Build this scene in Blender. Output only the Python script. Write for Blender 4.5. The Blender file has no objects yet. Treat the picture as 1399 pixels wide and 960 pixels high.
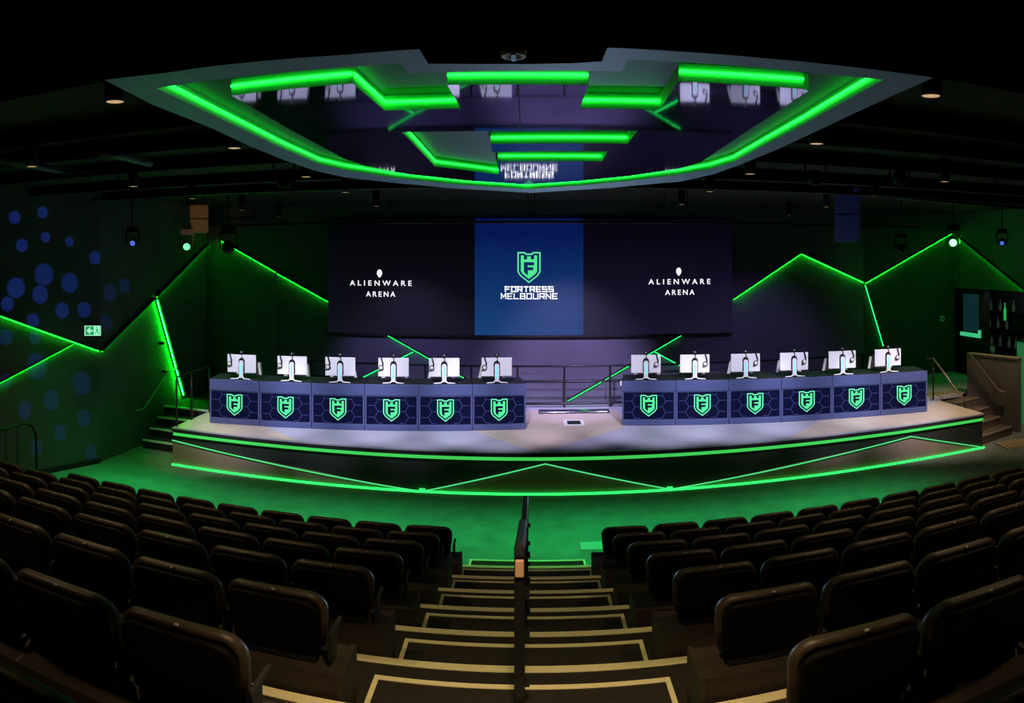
import bpy, bmesh, math, random
from mathutils import Vector, Matrix
random.seed(7)
PI = math.pi
C = bpy.context.scene.collection
scn = bpy.context.scene

# ------------------------------------------------------------------ survey of the place
E = 3.893            # eye height above the pit floor
FP, HZ, X0 = 960.0, 355.0, 726.0
HS = 0.716           # stage height
YS = 11.64           # stage front
YB = 15.6            # back wall
PITCH, RISE, YN1, STEPD = 0.86, 0.2592, 8.333, 0.47
ZSOF = E + 0.62      # soffit and canopy underside
ZCEIL = E + 1.30
def ray(px, py):
    t = (px - X0) / FP
    return Vector((math.sin(t), math.cos(t), (HZ - py) / FP))
def on_z(px, py, z):
    d = ray(px, py); k = (z - E) / d.z
    return Vector((d.x*k, d.y*k, z))
def on_y(px, py, y):
    d = ray(px, py); k = y / d.y
    return Vector((d.x*k, y, E + d.z*k))
def on_wall(px, py, a, b):
    """vertical wall through plan points a, b"""
    d = ray(px, py)
    n = Vector((b[1]-a[1], a[0]-b[0], 0))
    k = (n.x*a[0] + n.y*a[1]) / (n.x*d.x + n.y*d.y)
    return Vector((d.x*k, d.y*k, E + d.z*k))
def at_r(px, py, r):
    d = ray(px, py)
    return Vector((d.x*r, d.y*r, E + d.z*r))
def nose(k):  # plan position of the nosing of tier k
    return YN1 - (k-1)*PITCH - (.12 if k == 8 else 0)

# ------------------------------------------------------------------ materials
MATS = {}
def mat(name, col, rough=0.6, metal=0.0, emit=None, estr=0.0, noise=0.0, nscale=20.0, bump=0.0, spec=0.5, var=None):
    if name in MATS: return MATS[name]
    m = bpy.data.materials.new(name); m.use_nodes = True
    nt = m.node_tree; b = nt.nodes['Principled BSDF']
    b.inputs['Base Color'].default_value = (*col, 1)
    b.inputs['Roughness'].default_value = rough
    b.inputs['Metallic'].default_value = metal
    b.inputs['Specular IOR Level'].default_value = spec
    if emit is not None:
        b.inputs['Emission Color'].default_value = (*emit, 1)
        b.inputs['Emission Strength'].default_value = estr
    if noise or bump:
        tc = nt.nodes.new('ShaderNodeTexCoord')
        nz = nt.nodes.new('ShaderNodeTexNoise'); nz.inputs['Scale'].default_value = nscale
        nz.inputs['Detail'].default_value = 5
        nt.links.new(tc.outputs['Object'], nz.inputs['Vector'])
        if noise:
            rp = nt.nodes.new('ShaderNodeMapRange')
            rp.inputs['From Min'].default_value = 0.25; rp.inputs['From Max'].default_value = 0.75
            rp.inputs['To Min'].default_value = 1-noise; rp.inputs['To Max'].default_value = 1+noise
            nt.links.new(nz.outputs['Fac'], rp.inputs['Value'])
            mx = nt.nodes.new('ShaderNodeVectorMath'); mx.operation = 'SCALE'
            mx.inputs[0].default_value = col
            nt.links.new(rp.outputs['Result'], mx.inputs['Scale'])
            nt.links.new(mx.outputs['Vector'], b.inputs['Base Color'])
        if bump:
            bp = nt.nodes.new('ShaderNodeBump'); bp.inputs['Strength'].default_value = bump
            bp.inputs['Distance'].default_value = 0.01
            nt.links.new(nz.outputs['Fac'], bp.inputs['Height'])
            nt.links.new(bp.outputs['Normal'], b.inputs['Normal'])
    MATS[name] = m
    return m
GREEN = (0.02, 1.0, 0.10)
M_led   = mat('green_led', (0.02, .2, .05), .5, emit=(0.003, 1.0, 0.010), estr=30)
M_led2  = mat('green_led_soft', (0.02, .2, .05), .5, emit=(0.01, 1.0, 0.12), estr=7)
M_edge  = mat('stage_edge_led', (0.02, .2, .05), .5, emit=(0.05, .58, .09), estr=1.0)
M_zig   = mat('stage_zigzag_led', (0.02, .2, .05), .5, emit=(0.09, .80, .25), estr=1.0)
M_ledb  = mat('green_led_bright', (0.02, .2, .05), .5, emit=(0.003, 1.0, 0.012), estr=190)
M_base  = mat('stage_base_led', (0.02, .2, .05), .5, emit=(0.02, .9, .10), estr=2.4)
M_ledc  = mat('green_led_canopy', (0.02, .2, .05), .5, emit=(0.006, 1.0, 0.03), estr=7.0)
M_carpet= mat('pit_carpet', (.15, .17, .16), .95, noise=.25, nscale=3.0, bump=.3)
M_tread = mat('tread_carpet', (.019, .015, .010), .95, noise=.3, nscale=40, bump=.3)
M_nose  = mat('nosing_strip', (.92, .85, .50), .55, noise=.06, nscale=30)
M_wall  = mat('black_wall', (.05, .055, .06), .85, noise=.15, nscale=1.5)
M_wallL = mat('panelled_wall', (.09, .09, .095), .85, noise=.2, nscale=1.2)
M_wallB = mat('grey_back_wall', (.11, .10, .15), .75, noise=.12, nscale=1.5)
M_ceil  = mat('dark_ceiling', (.045, .036, .030), .95, noise=.4, nscale=2.0)
M_soff  = mat('black_soffit', (.0015, .0015, .0015), 1.0, spec=0.0, noise=.4, nscale=2.0)
M_black = mat('black_metal', (.012, .012, .013), .45, spec=.4)
M_blackm= mat('black_matt', (.010, .010, .011), .8)
M_rail  = mat('rail_metal', (.03, .03, .032), .35, .6)
M_glint= mat('rail_end_glint', (.90, .58, .38), .4, .2)  # coppery highlight of the black rail, painted as a pale colour
M_plinth= mat('plinth_brown', (.030, .020, .012), .7, noise=.25, nscale=6)
M_seat  = mat('seat_fabric', (.036, .024, .013), .5, noise=.3, nscale=60, bump=.15)
M_shell = mat('seat_shell', (.0022, .0018, .0014), .65, spec=.10)
M_pip   = mat('seat_piping', (.06, .05, .035), .5)
M_deckc = mat('deck_grey', (.41, .40, .50), .55, noise=.06, nscale=2)
M_deckw = mat('deck_wood', (.54, .44, .37), .55, noise=.08, nscale=3)
M_fasc  = mat('stage_black', (.02, .02, .02), .7)
M_fascb = mat('stage_brown', (.30, .21, .16), .75, noise=.1, nscale=3)
M_desk  = mat('desk_slate', (.060, .078, .19), .5, spec=.3)
M_desktop = mat('desk_top_black', (.012, .012, .016), .6)
M_deskd = mat('desk_navy', (.002, .003, .016), .6, spec=.05, emit=(.01, .015, .10), estr=.12)  # faint glow put into the panel colour; the panel is no lamp
M_hex   = mat('hex_print', (.03, .035, .14), .5, emit=(.08, .10, .50), estr=.16)  # print on the desk fronts, its glow stands for stage light
M_shield= mat('shield_green', (.02, .25, .08), .6, spec=.2, emit=(.085, .80, .29), estr=1.0)  # on the desks a print whose glow stands for stage light
M_shieldr=mat('shield_rim', (.05, .3, .15), .6, spec=.2, emit=(.14, .80, .40), estr=1.0)
M_white = mat('monitor_white', (.82, .80, .84), .35)
M_teal  = mat('stand_light', (.1, .6, .6), .4, emit=(.12, .65, .60), estr=.7)
M_lens  = mat('dark_glass', (.01, .01, .015), .1)
M_can   = mat('downlight_black', (.010, .009, .008), .6)
M_canl  = mat('downlight_lens', (.6, .45, .3), .5, emit=(1.0, .62, .32), estr=.55)
M_scrn  = mat('screen_black', (.006, .006, .010), .35, emit=(.10, .08, .20), estr=.035)
M_scrb  = mat('screen_blue', (.006, .01, .05), .35, emit=(.012, .05, .26), estr=.42)
M_text  = mat('screen_white', (.8, .8, .8), .5, emit=(.95, .95, 1.0), estr=1.1)
M_mirror= mat('canopy_mirror', (.20, .20, .36), .035, 1.0)
M_bord  = mat('canopy_border', (.34, .40, .60), .55)
M_chan  = mat('canopy_channel', (.5, .55, .5), .6)
M_roof  = mat('canopy_channel_roof', (.016, .020, .036), .6)
M_spk   = mat('speaker_blue_lit', (.05, .055, .13), .6)  # blue stage light on the cabinets, put into their base colour
M_spkb  = mat('speaker_brown', (.30, .20, .10), .6)
M_duct  = mat('duct_metal', (.10, .12, .13), .5, .3)
M_tan   = mat('stair_wall_tan', (.20, .16, .15), .75, noise=.1, nscale=3)
M_stair = mat('stair_brown', (.10, .075, .055), .8, noise=.2, nscale=10)
M_plate = mat('pale_plate', (.7, .75, .72), .5)
M_exitg = mat('exit_green', (.02, .4, .15), .5, emit=(.01, .35, .10), estr=.9)
M_exitw = mat('exit_white', (.8, .9, .85), .5, emit=(.45, 1.0, .70), estr=.9)
M_hgreen= mat('lamp_green', (.1, .6, .2), .4, emit=(.22, 1.0, .42), estr=1.2)
M_hgreen2=mat('lamp_green_hot', (.1, .6, .2), .4, emit=(.25, 1.0, .35), estr=3)
M_hblue = mat('lamp_blue', (.1, .2, .6), .4, emit=(.10, .20, 1.0), estr=.7)
M_chairw= mat('chair_white', (.75, .72, .68), .5)
M_chairb= mat('chair_black', (.015, .014, .014), .6)
M_chairg= mat('chair_stripe', (.25, .30, .06), .6)
M_bargr = mat('bar_green_lit', (.10, .45, .22), .5, emit=(.03, .35, .12), estr=.25)  # green light falling on the counter, put into colour and glow
M_tray  = mat('bar_tray_light', (.1, .5, .3), .5, emit=(.06, .60, .25), estr=.8)
M_glassd= mat('cabinet_glass', (.02, .05, .07), .15, emit=(.02, .09, .13), estr=.18)
M_bott  = mat('bottle_glass', (.10, .11, .10), .25, emit=(.2, .24, .22), estr=.05)  # slight glow added so the bottles show on the dark shelves
M_bottg = mat('bottle_green', (.05, .5, .15), .25, emit=(.04, .6, .15), estr=.5)
M_lab   = mat('cup_white', (.75, .75, .72), .5)
M_gap   = mat('seam_dark', (.003, .003, .004), .8)

def dots_mat():
    m = bpy.data.materials.new('tactile_dots'); m.use_nodes = True
    nt = m.node_tree; b = nt.nodes['Principled BSDF']; b.inputs['Roughness'].default_value = .6
    tc = nt.nodes.new('ShaderNodeTexCoord'); vo = nt.nodes.new('ShaderNodeTexVoronoi')
    vo.inputs['Scale'].default_value = 11; vo.inputs['Randomness'].default_value = 0
    cr = nt.nodes.new('ShaderNodeValToRGB')
    cr.color_ramp.elements[0].position = .3; cr.color_ramp.elements[0].color = (.85, .66, .38, 1)
    cr.color_ramp.elements[1].position = .4; cr.color_ramp.elements[1].color = (.06, .05, .035, 1)
    nt.links.new(tc.outputs['Object'], vo.inputs['Vector'])
    nt.links.new(vo.outputs['Distance'], cr.inputs['Fac'])
    nt.links.new(cr.outputs['Color'], b.inputs['Base Color'])
    return m
M_dots = dots_mat()

# ------------------------------------------------------------------ mesh building
class MB:
    def __init__(s): s.v, s.f, s.mi, s.sm = [], [], [], []
    def _add(s, vs, fs, mi=0, smooth=False):
        b = len(s.v); s.v += [Vector(v) for v in vs]
        for f in fs: s.f.append(tuple(b+i for i in f)); s.mi.append(mi); s.sm.append(smooth)
    def box(s, x0, x1, y0, y1, z0, z1, mi=0):
        vs = [(x, y, z) for z in (z0, z1) for y in (y0, y1) for x in (x0, x1)]
        s._add(vs, [(0,2,3,1), (4,5,7,6), (0,1,5,4), (2,6,7,3), (0,4,6,2), (1,3,7,5)], mi)
    def bar(s, p, q, w, h, up=(0,0,1), mi=0):
        """box from p to q, w across, h along up"""
        p, q, up = Vector(p), Vector(q), Vector(up)
        d = (q-p).normalized(); a = d.cross(up)
        if a.length < 1e-6: a = d.cross(Vector((0,1,0)))
        a.normalize(); u = a.cross(d).normalized()
        vs = []
        for e in (p, q):
            for sa, su in ((-1,-1), (1,-1), (1,1), (-1,1)):
                vs.append(e + a*(sa*w/2) + u*(su*h/2))
        s._add(vs, [(0,1,2,3)[::-1], (4,5,6,7), (0,1,5,4), (1,2,6,5), (2,3,7,6), (3,0,4,7)], mi)
    def tube(s, pts, r, n=8, mi=0, r1=None, cap=True):
        pts = [Vector(p) for p in pts]; rings = []
        N = len(pts); prev = None
        for i, p in enumerate(pts):
            d = (pts[min(i+1, N-1)] - pts[max(i-1, 0)]).normalized()
            if prev is None:
                a = d.cross(Vector((0,0,1)))
                if a.length < 1e-3: a = d.cross(Vector((0,1,0)))
            else:
                a = prev - d*prev.dot(d)
            a.normalize(); prev = a; b = d.cross(a)
            rr = r if r1 is None else r + (r1-r)*i/max(N-1, 1)
            rings.append([p + a*math.cos(2*PI*k/n)*rr + b*math.sin(2*PI*k/n)*rr for k in range(n)])
        vs = [v for g in rings for v in g]; fs = []
        for i in range(N-1):
            for k in range(n):
                fs.append((i*n+k, i*n+(k+1)%n, (i+1)*n+(k+1)%n, (i+1)*n+k))
        s._add(vs, fs, mi, True)
        if cap:
            s._add(rings[0], [tuple(range(n))[::-1]], mi); s._add(rings[-1], [tuple(range(n))], mi)
    def lathe(s, prof, c=(0,0,0), n=20, mi=0, axis='Z', cap=True):
        c = Vector(c); vs = []; fs = []
        for r, z in prof:
            for k in range(n):
                a = 2*PI*k/n; p = (r*math.cos(a), r*math.sin(a), z)
                if axis == 'Y': p = (p[0], p[2], p[1])
                if axis == 'X': p = (p[2], p[0], p[1])
                vs.append(c + Vector(p))
        for i in range(len(prof)-1):
            for k in range(n):
                fs.append((i*n+k, i*n+(k+1)%n, (i+1)*n+(k+1)%n, (i+1)*n+k))
        s._add(vs, fs, mi, True)
        if cap:
            s._add(vs[:n], [tuple(range(n))[::-1]], mi); s._add(vs[-n:], [tuple(range(n))], mi)
    def prism(s, pts, dv, mi=0):
        """polygon (3D points) extruded along dv"""
        pts = [Vector(p) for p in pts]; dv = Vector(dv); n = len(pts)
        vs = pts + [p+dv for p in pts]
        fs = [tuple(range(n))[::-1], tuple(range(n, 2*n))]
        fs += [(i, (i+1)%n, n+(i+1)%n, n+i) for i in range(n)]
        s._add(vs, fs, mi)
    def poly(s, pts, mi=0): s._add(pts, [tuple(range(len(pts)))], mi)
    def grid(s, rows, mi=0, smooth=True):
        n = len(rows[0]); vs = [v for r in rows for v in r]
        fs = [(i*n+j, i*n+j+1, (i+1)*n+j+1, (i+1)*n+j) for i in range(len(rows)-1) for j in range(n-1)]
        s._add(vs, fs, mi, smooth)
    def ell(s, c, rx, ry, rz, n=12, m=8, mi=0):
        c = Vector(c); rows = []
        for i in range(m+1):
            t = PI*i/m
            rows.append([c + Vector((rx*math.sin(t)*math.cos(2*PI*k/n), ry*math.sin(t)*math.sin(2*PI*k/n), rz*math.cos(t))) for k in range(n+1)])
        s.grid(rows, mi)
    def mesh(s, name, mats):
        me = bpy.data.meshes.new(name)
        me.from_pydata([tuple(v) for v in s.v], [], s.f)
        for m in (mats if isinstance(mats, (list, tuple)) else [mats]): me.materials.append(m)
        me.polygons.foreach_set('material_index', s.mi); me.polygons.foreach_set('use_smooth', s.sm)
        bm = bmesh.new(); bm.from_mesh(me)
        bmesh.ops.remove_doubles(bm, verts=bm.verts, dist=1e-5)
        bmesh.ops.recalc_face_normals(bm, faces=bm.faces)
        bm.to_mesh(me); bm.free(); me.update()
        return me
    def build(s, name, mats, parent=None):
        o = bpy.data.objects.new(name, s.mesh(name, mats)); C.objects.link(o)
        if parent is not None: o.parent = parent
        return o
def tag(o, label, cat, group=None):
    o['label'] = label; o['category'] = cat
    if group: o['group'] = group
    return o
def thing(name, label, cat, loc=(0,0,0), rz=0.0, group=None):
    o = bpy.data.objects.new(name, None); C.objects.link(o); o.empty_display_size = .1
    o.location = loc; o.rotation_euler = (0, 0, rz)
    return tag(o, label, cat, group)
def struct(name, mb, m, parent=None):
    o = mb.build(name, m, parent)
    if parent is None: o['kind'] = 'structure'
    return o
def dup(root, loc, rz=None, label=None, group=None):
    r = root.copy(); C.objects.link(r); r.location = loc
    if rz is not None: r.rotation_euler = (0, 0, rz)
    if label: r['label'] = label
    if group: r['group'] = group
    for ch in list(root.children):
        c = ch.copy(); C.objects.link(c); c.parent = r
        for g in list(ch.children):
            d = g.copy(); C.objects.link(d); d.parent = c
    return r
def bevel(o, w, seg=2, ang=40):
    b = o.modifiers.new('bevel', 'BEVEL'); b.width = w; b.segments = seg; b.limit_method = 'ANGLE'; b.angle_limit = math.radians(ang)
    return o
def fill_mesh(name, loops, m, extrude=0.0):
    """flat shape with holes in the XY plane, made from 2D polylines"""
    cu = bpy.data.curves.new(name, 'CURVE'); cu.dimensions = '2D'; cu.fill_mode = 'BOTH'; cu.extrude = extrude
    for lp in loops:
        sp = cu.splines.new('POLY'); sp.points.add(len(lp)-1); sp.use_cyclic_u = True
        for i, p in enumerate(lp): sp.points[i].co = (p[0], p[1], 0, 1)
    o = bpy.data.objects.new(name, cu); C.objects.link(o)
    dg = bpy.context.evaluated_depsgraph_get()
    me = bpy.data.meshes.new_from_object(o.evaluated_get(dg)); me.name = name
    bpy.data.objects.remove(o); bpy.data.curves.remove(cu)
    me.materials.clear(); me.materials.append(m)
    return me
def text_mesh(name, txt, size, m, spacing=1.0, extrude=0.002):
    cu = bpy.data.curves.new(name, 'FONT'); cu.body = txt; cu.size = size; cu.align_x = 'CENTER'; cu.align_y = 'CENTER'
    cu.space_character = spacing; cu.extrude = extrude; cu.offset = size*0.012
    o = bpy.data.objects.new(name, cu); C.objects.link(o)
    dg = bpy.context.evaluated_depsgraph_get()
    me = bpy.data.meshes.new_from_object(o.evaluated_get(dg)); me.name = name
    bpy.data.objects.remove(o); bpy.data.curves.remove(cu)
    me.materials.clear(); me.materials.append(m)
    return me
def put(name, me, parent, loc, rot=(0,0,0), scale=(1,1,1)):
    o = bpy.data.objects.new(name, me); C.objects.link(o); o.parent = parent
    o.location = loc; o.rotation_euler = rot; o.scale = scale
    return o
ORD = ['first','second','third','fourth','fifth','sixth','seventh','eighth','ninth','tenth','eleventh','twelfth','thirteenth','fourteenth']
UPR = (PI/2, 0, 0)      # drawing in XY stood upright, facing -Y

# ------------------------------------------------------------------ floor, tiers, aisle steps
mb = MB(); mb.box(-10.5, 14, -3.5, 18, -.2, 0); struct('floor', mb, M_carpet)
NT = 8
for k in range(1, NT+1):
    y1 = nose(k); y0 = nose(k+1) if k < NT else -3.4
    mb = MB(); mb.box(-7.0, 7.6, y0+.0005, y1-.001, .001, k*RISE)
    t = struct('floor_tier', mb, M_tread)
    mb = MB()                                      # lip of the nosing: top band and face band
    mb.box(-7.0, 7.6, y1-.001, y1+.008, k*RISE-.045, k*RISE+.004)
    mb.box(-7.0, 7.6, y1-.055, y1-.001, k*RISE, k*RISE+.004)
    mb.build('nosing_strip', M_nose, t)
    if k <= 7:
        hw = .725 + .0085*(k-1)
        xa = -.05
        mb = MB(); mb.box(xa-hw, xa+hw, y1+.010, y1+STEPD, (k-1)*RISE+.001, (k-.5)*RISE)
        a = struct('step', mb, M_tread); a.name = 'aisle_step'
        zt = (k-.5)*RISE
        mb = MB()
        mb.box(xa-hw, xa+hw, y1+STEPD-.032, y1+STEPD+.004, zt, zt+.004)
        mb.box(xa-hw, xa+hw, y1+STEPD, y1+STEPD+.004, zt-.03, zt)
        mb.box(xa-hw, xa-hw+.028, y1+.012, y1+STEPD-.032, zt, zt+.004)
        mb.box(xa+hw-.028, xa+hw, y1+.012, y1+STEPD-.032, zt, zt+.004)
        mb.build('edge_strip', M_nose, a)

# ------------------------------------------------------------------ seats
def seat_proto():
    r = thing('theatre_seat', 'seat', 'theatre seat')
    W = .262
    # backrest outline (x, z) with rounded shoulders, narrowing downwards; swept over a reclined, curved profile
    def outline(w, z0, z1, rad):
        pts = [(-w*.90, z0), (-w*.97, z0+.12)]
        for i in range(7):
            a = PI - PI/2*i/6
            pts.append((-w+rad+rad*math.cos(a), z1-rad+rad*math.sin(a)))
        up = [(x, z) for x, z in pts]
        return up + [(-x, z) for x, z in up[::-1]]
    def slab(name, w, z0, z1, rad, y0, th, m, inset, DZ=.055):
        z1 = z1-DZ
        mb = MB()
        ol = outline(w, z0, z1, rad); olin = outline(w-inset, z0+inset, z1-inset, max(rad-inset, .02))
        def lean(x, z, y):   # reclined back, slightly dished across
            h = (z-.42)
            return Vector((x, y - .30*h - .10*h*h + .12*x*x/(W*W)*.25, z))
        f0 = [lean(x, z, y0+th) for x, z in olin]
        f1 = [lean(x, z, y0+th-inset*.7) for x, z in ol]
        f2 = [lean(x, z, y0+inset*.7) for x, z in ol]
        f3 = [lean(x, z, y0) for x, z in olin]
        n = len(ol); vs = f0+f1+f2+f3; fs = []
        for a in range(3):
            for i in range(n):
                fs.append((a*n+i, a*n+(i+1)%n, (a+1)*n+(i+1)%n, (a+1)*n+i))
        mb._add(vs, fs, 0, True)
        mb._add(f0, [tuple(range(n))], 0); mb._add(f3, [tuple(range(n))[::-1]], 0)
        return mb.build(name, m, r)
    slab('back_shell', W-.018, .40, .765, .085, -.035, .040, M_shell, .012)
    slab('backrest', W, .43, .79, .095, .008, .062, M_seat, .020)
    mb = MB(); mb.box(-.225, .225, .085, .165, .39, .58)
    o = mb.build('seat_pad', M_seat, r); bevel(o, .03, 3)
    o.rotation_euler = (math.radians(6), 0, 0); o.location = (0, .03, 0)
    for sx in (-1,):
        mb = MB(); mb.box(sx*.278-.011, sx*.278+.011, -.02, .17, .505, .53); mb.box(sx*.278-.011, sx*.278+.011, -.02, .08, .385, .505)
        bevel(mb.build('armrest', M_blackm, r), .008, 2)
    mb = MB(); mb.box(-.20, .20, -.005, .045, .372, .415); mb.tube([(-.22, .03, .42), (.22, .03, .42)], .016, 8)
    mb.build('hinge_bar', M_black, r)
    mb = MB()
    p = Vector((.01, -.095, .732)); mb.box(p.x-.008, p.x+.008, p.y+.006, p.y+.018, p.z, p.z+.006)
    mb.build('number_tag', mat('tag_grey', (.35,.33,.28), .5), r)
    return r
proto = seat_proto(); used = False
def row_word(k): return 'front row' if k == 1 else ORD[k-1] + ' row from the stage'
SHIFT = {6: -.05, 7: -.12, 8: -.19}
YSEAT = lambda k: YN1 - k*PITCH + .155 + SHIFT.get(k, 0)
for k in range(1, 9):
    for side in (-1, 1):
        start = 1.075 + .023*(k-1)
        nmax = 9 if (k == 1 and side < 0) else 11
        xs = []
        for i in range(nmax):
            x = -.05 + side*(start + .565*i)
            th = math.atan2(x, YSEAT(k)); px = X0 + FP*th
            if -45 < px < 1445: xs.append((i, x))
        if not xs: continue
        z = k*RISE
        for i, x in xs:
            lab = 'black theatre seat, %s from the aisle, %s, %s' % (ORD[i], row_word(k), 'left block' if side < 0 else 'right block')
            grp = '%s seats of the %s block' % ('front row' if k == 1 else ORD[k-1] + ' row', 'left' if side < 0 else 'right')
            loc = (x, YSEAT(k), z)
            if not used:
                proto.location = loc; proto['label'] = lab; proto['group'] = grp; o = proto; used = True
            else:
                o = dup(proto, loc, 0, lab, grp)
            if side < 0:      # armrest on the aisle side
                for ch in o.children:
                    if ch.name.startswith('armrest'): ch.location.x = .556
        # brown plinth under the row
        xa = -.05 + side*(start-.355); xb = -.05 + side*(start + .565*(xs[-1][0]) + .30)
        pl = thing('seat_plinth', 'long brown plinth box under the %s seats of the %s block' % ('front row' if k == 1 else ORD[k-1] + ' row', 'left' if side < 0 else 'right'), 'seat plinth', ((xa+xb)/2, YSEAT(k), z), 0, 'brown plinths under the seat rows')
        L = abs(xb-xa)/2
        mb = MB(); mb.box(-L+.03, L-.03, (-.12 if k < 6 else -.07 if k == 6 else -.12), .20, .002, .365)
        mb.build('plinth_box', M_plinth, pl)
        mb = MB()
        xe = L if side < 0 else -L
        mb.box(xe-.03 if side < 0 else xe, xe if side < 0 else xe+.03, (-.125 if k != 6 else -.075), .21, .002, .370)
        mb.build('end_panel', M_plinth, pl)

# ------------------------------------------------------------------ aisle handrail
def handrail(y0, y1, zb0, zb1, label, w):
    """black hoop rail: upright flat post at the near end, sloping top bar, thin far post"""
    x = -.055
    r = thing('aisle_handrail', label, 'handrail', (x, y0, zb0), 0, 'handrails down the centre aisle')
    H = .88; dy = y1-y0; dz = zb1-zb0
    mb = MB(); mb.box(-w/2, w/2, -.02, .02, .001, H-.05); bevel(mb.build('post', M_black, r), .006)
    mb = MB(); mb.box(-w*.4, w*.4, dy-.02, dy+.02, dz+.001, dz+H-.05); bevel(mb.build('post', M_black, r), .006)
    mb = MB(); mb.bar((0, -.035, H-.02), (0, dy+.03, dz+H-.02), w, .055); bevel(mb.build('top_bar', M_blackm, r), .012, 3)
    mb = MB(); mb.box(-w*.42, w*.42, -.040, -.021, H-.14, H-.06); bevel(mb.build('end_glint', M_glint, r), .006)  # painted highlight on the near face where the rail bends
    for q in (.25, .5, .72):
        mb = MB(); mb.box(w/2, w/2+.022, -.012, .012, H*q, H*q+.04); mb.build('bracket', M_black, r)
def tier_z(y):
    k = 0
    while k < NT and nose(k+1) > y: k += 1
    return k*RISE
handrail(3.28, 4.6, 6*RISE+.002+RISE*.5, 5*RISE+.002, 'near black aisle handrail with a coppery glint painted on its end, closest to the camera', .050)
handrail(5.25, 6.6, 4*RISE+.002, 3*RISE+.002, 'middle black aisle handrail, between the two other aisle rails', .048)
handrail(7.55, 8.9, 1*RISE+.002+.13, .002, 'far black aisle handrail beside the front seats, nearest the stage', .042)
mb = MB(); c = on_z(664, 956, 6.5*RISE+.005)
mb.lathe([(.001,0), (.055,0), (.058,.012), (.05,.018), (.001,.018)], (0,0,0), 6)
o = mb.build('step_marker', mat('marker_teal', (.02,.12,.10), .35), None); o.location = (c.x, 3.42, 6.5*RISE+.001)
tag(o, 'small dark teal floor marker plate on the nearest aisle step', 'floor marker')
# pale plate lying on the pit floor by the right front seats
c = on_z(810, 746, 0); mb = MB(); mb.box(-.19, .19, -.13, .13, .001, .012); o = mb.build('floor_plate', mat('floor_plate_grey', (.34,.36,.34), .5)); o.location = (c.x+.02, c.y, 0); bevel(o, .004)
tag(o, 'pale rectangular plate on the green floor beside the right front seats', 'floor plate')

# ------------------------------------------------------------------ stage
XL, XR = -6.53, 8.74
stage = thing('stage', 'low stage with grey and wood deck and green-lit brown fascia', 'stage', (0, YS, 0))
def st(p): return Vector((p[0], p[1]-YS, p[2]))
mb = MB()
for x0_, x1_, y0_, y1_ in ((XL, XR, YS, 13.34), (-6.45, 7.95, 13.34, YB-.03), (7.95, 8.52, 13.34, 15.2), (8.52, 9.62, 13.66, 16.55), (9.62, 11.3, 13.9, 16.55)):
    mb.box(x0_, x1_, y0_-YS, y1_-YS, HS-.07, HS)
mb.build('deck', M_deckc, stage)
mb = MB(); mb.box(-7.62, -6.451, 13.34-YS, YB-.03-YS, HS-.07, HS); mb.build('landing', M_tread, stage)
def warm(pts):
    mb = MB(); mb.prism([st(p) for p in pts], (0, 0, .002)); mb.build('deck_inlay', M_deckw, stage)
zt = HS+.0005
warm([on_z(735, 618.5, zt), on_z(860, 581, zt), on_z(842, 560, zt), on_z(700, 560, zt), on_z(625, 581, zt)])
warm([Vector((XL+.02, YS+.02, zt)), Vector((on_z(400, 609, zt).x, YS+.02, zt)), on_z(352, 578, zt), Vector((XL+.02, 13.2, zt))])
warm([Vector((on_z(1078, 600, zt).x, YS+.02, zt)), Vector((XR-.02, YS+.02, zt)), Vector((XR-.02, 13.2, zt)), on_z(1262, 556, zt), on_z(1120, 574, zt)])
mb = MB(); mb.box(XL+.02, XR-.02, .03, .10, .002, HS-.07); mb.box(XL+.02, XL+.08, .1, 1.68, .002, HS-.07); mb.box(XR-.08, XR-.02, .1, 1.68, .002, HS-.07)
mb.build('fascia', M_fasc, stage)
def fpan(pts):
    mb = MB(); mb.prism([st(on_y(px, py, YS+.012)) for px, py in pts], (0, .018, 0)); mb.build('fascia_panel', M_fascb, stage)
def floorline(px):   # base of the fascia along the front
    y = on_z(px, 640, 0); t = (px-X0)/FP
    return HZ + FP*(E-.012)*math.cos(t)/(YS+.012)
fpan([(236, 603), (405, 638), (576, 671), (576, floorline(576)), (405, floorline(405)), (236, floorline(236))])
fpan([(577, 672), (660, 654), (745, 635), (830, 653), (915, 669), (915, floorline(915)), (830, floorline(830)), (745, floorline(745)), (660, floorline(660)), (577, floorline(577))])
fpan([(916, 669), (1080, 634), (1245, 597), (1338, 611), (1338, floorline(1338)), (1245, floorline(1245)), (1080, floorline(1080)), (916, floorline(916))])
def strip(name, p, q, w, h, m, parent, up=(0,0,1)):
    mb = MB(); mb.bar(p, q, w, h, up); return mb.build(name, m, parent)
def zig(a, b):
    strip('zigzag_light', st(on_y(a[0], a[1], YS-.006)), st(on_y(b[0], b[1], YS-.006)), .014, .016, M_zig, stage)
zig((235, 601), (575, 671)); zig((577, 671), (745, 633.5)); zig((745, 633.5), (915, 668)); zig((917, 668), (1245, 596)); zig((1245, 596), (1339, 610))
strip('edge_light', (XL+.03, -.004, HS-.118), (XR-.03, -.004, HS-.118), .020, .05, M_edge, stage)
strip('base_light', (XL, -.012, .018), (XR, -.012, .018), .03, .03, M_base, stage)
strip('edge_lip', (XL, -.010, HS-.05), (XR, -.010, HS-.05), .018, .05, M_blackm, stage)
for px in (577, 915):
    p = on_y(px, 672, YS-.02)
    mb = MB(); mb.box(p.x-.05, p.x+.05, -.03, -.016, .02, .07); mb.build('joint_lamp', M_base, stage)
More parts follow.
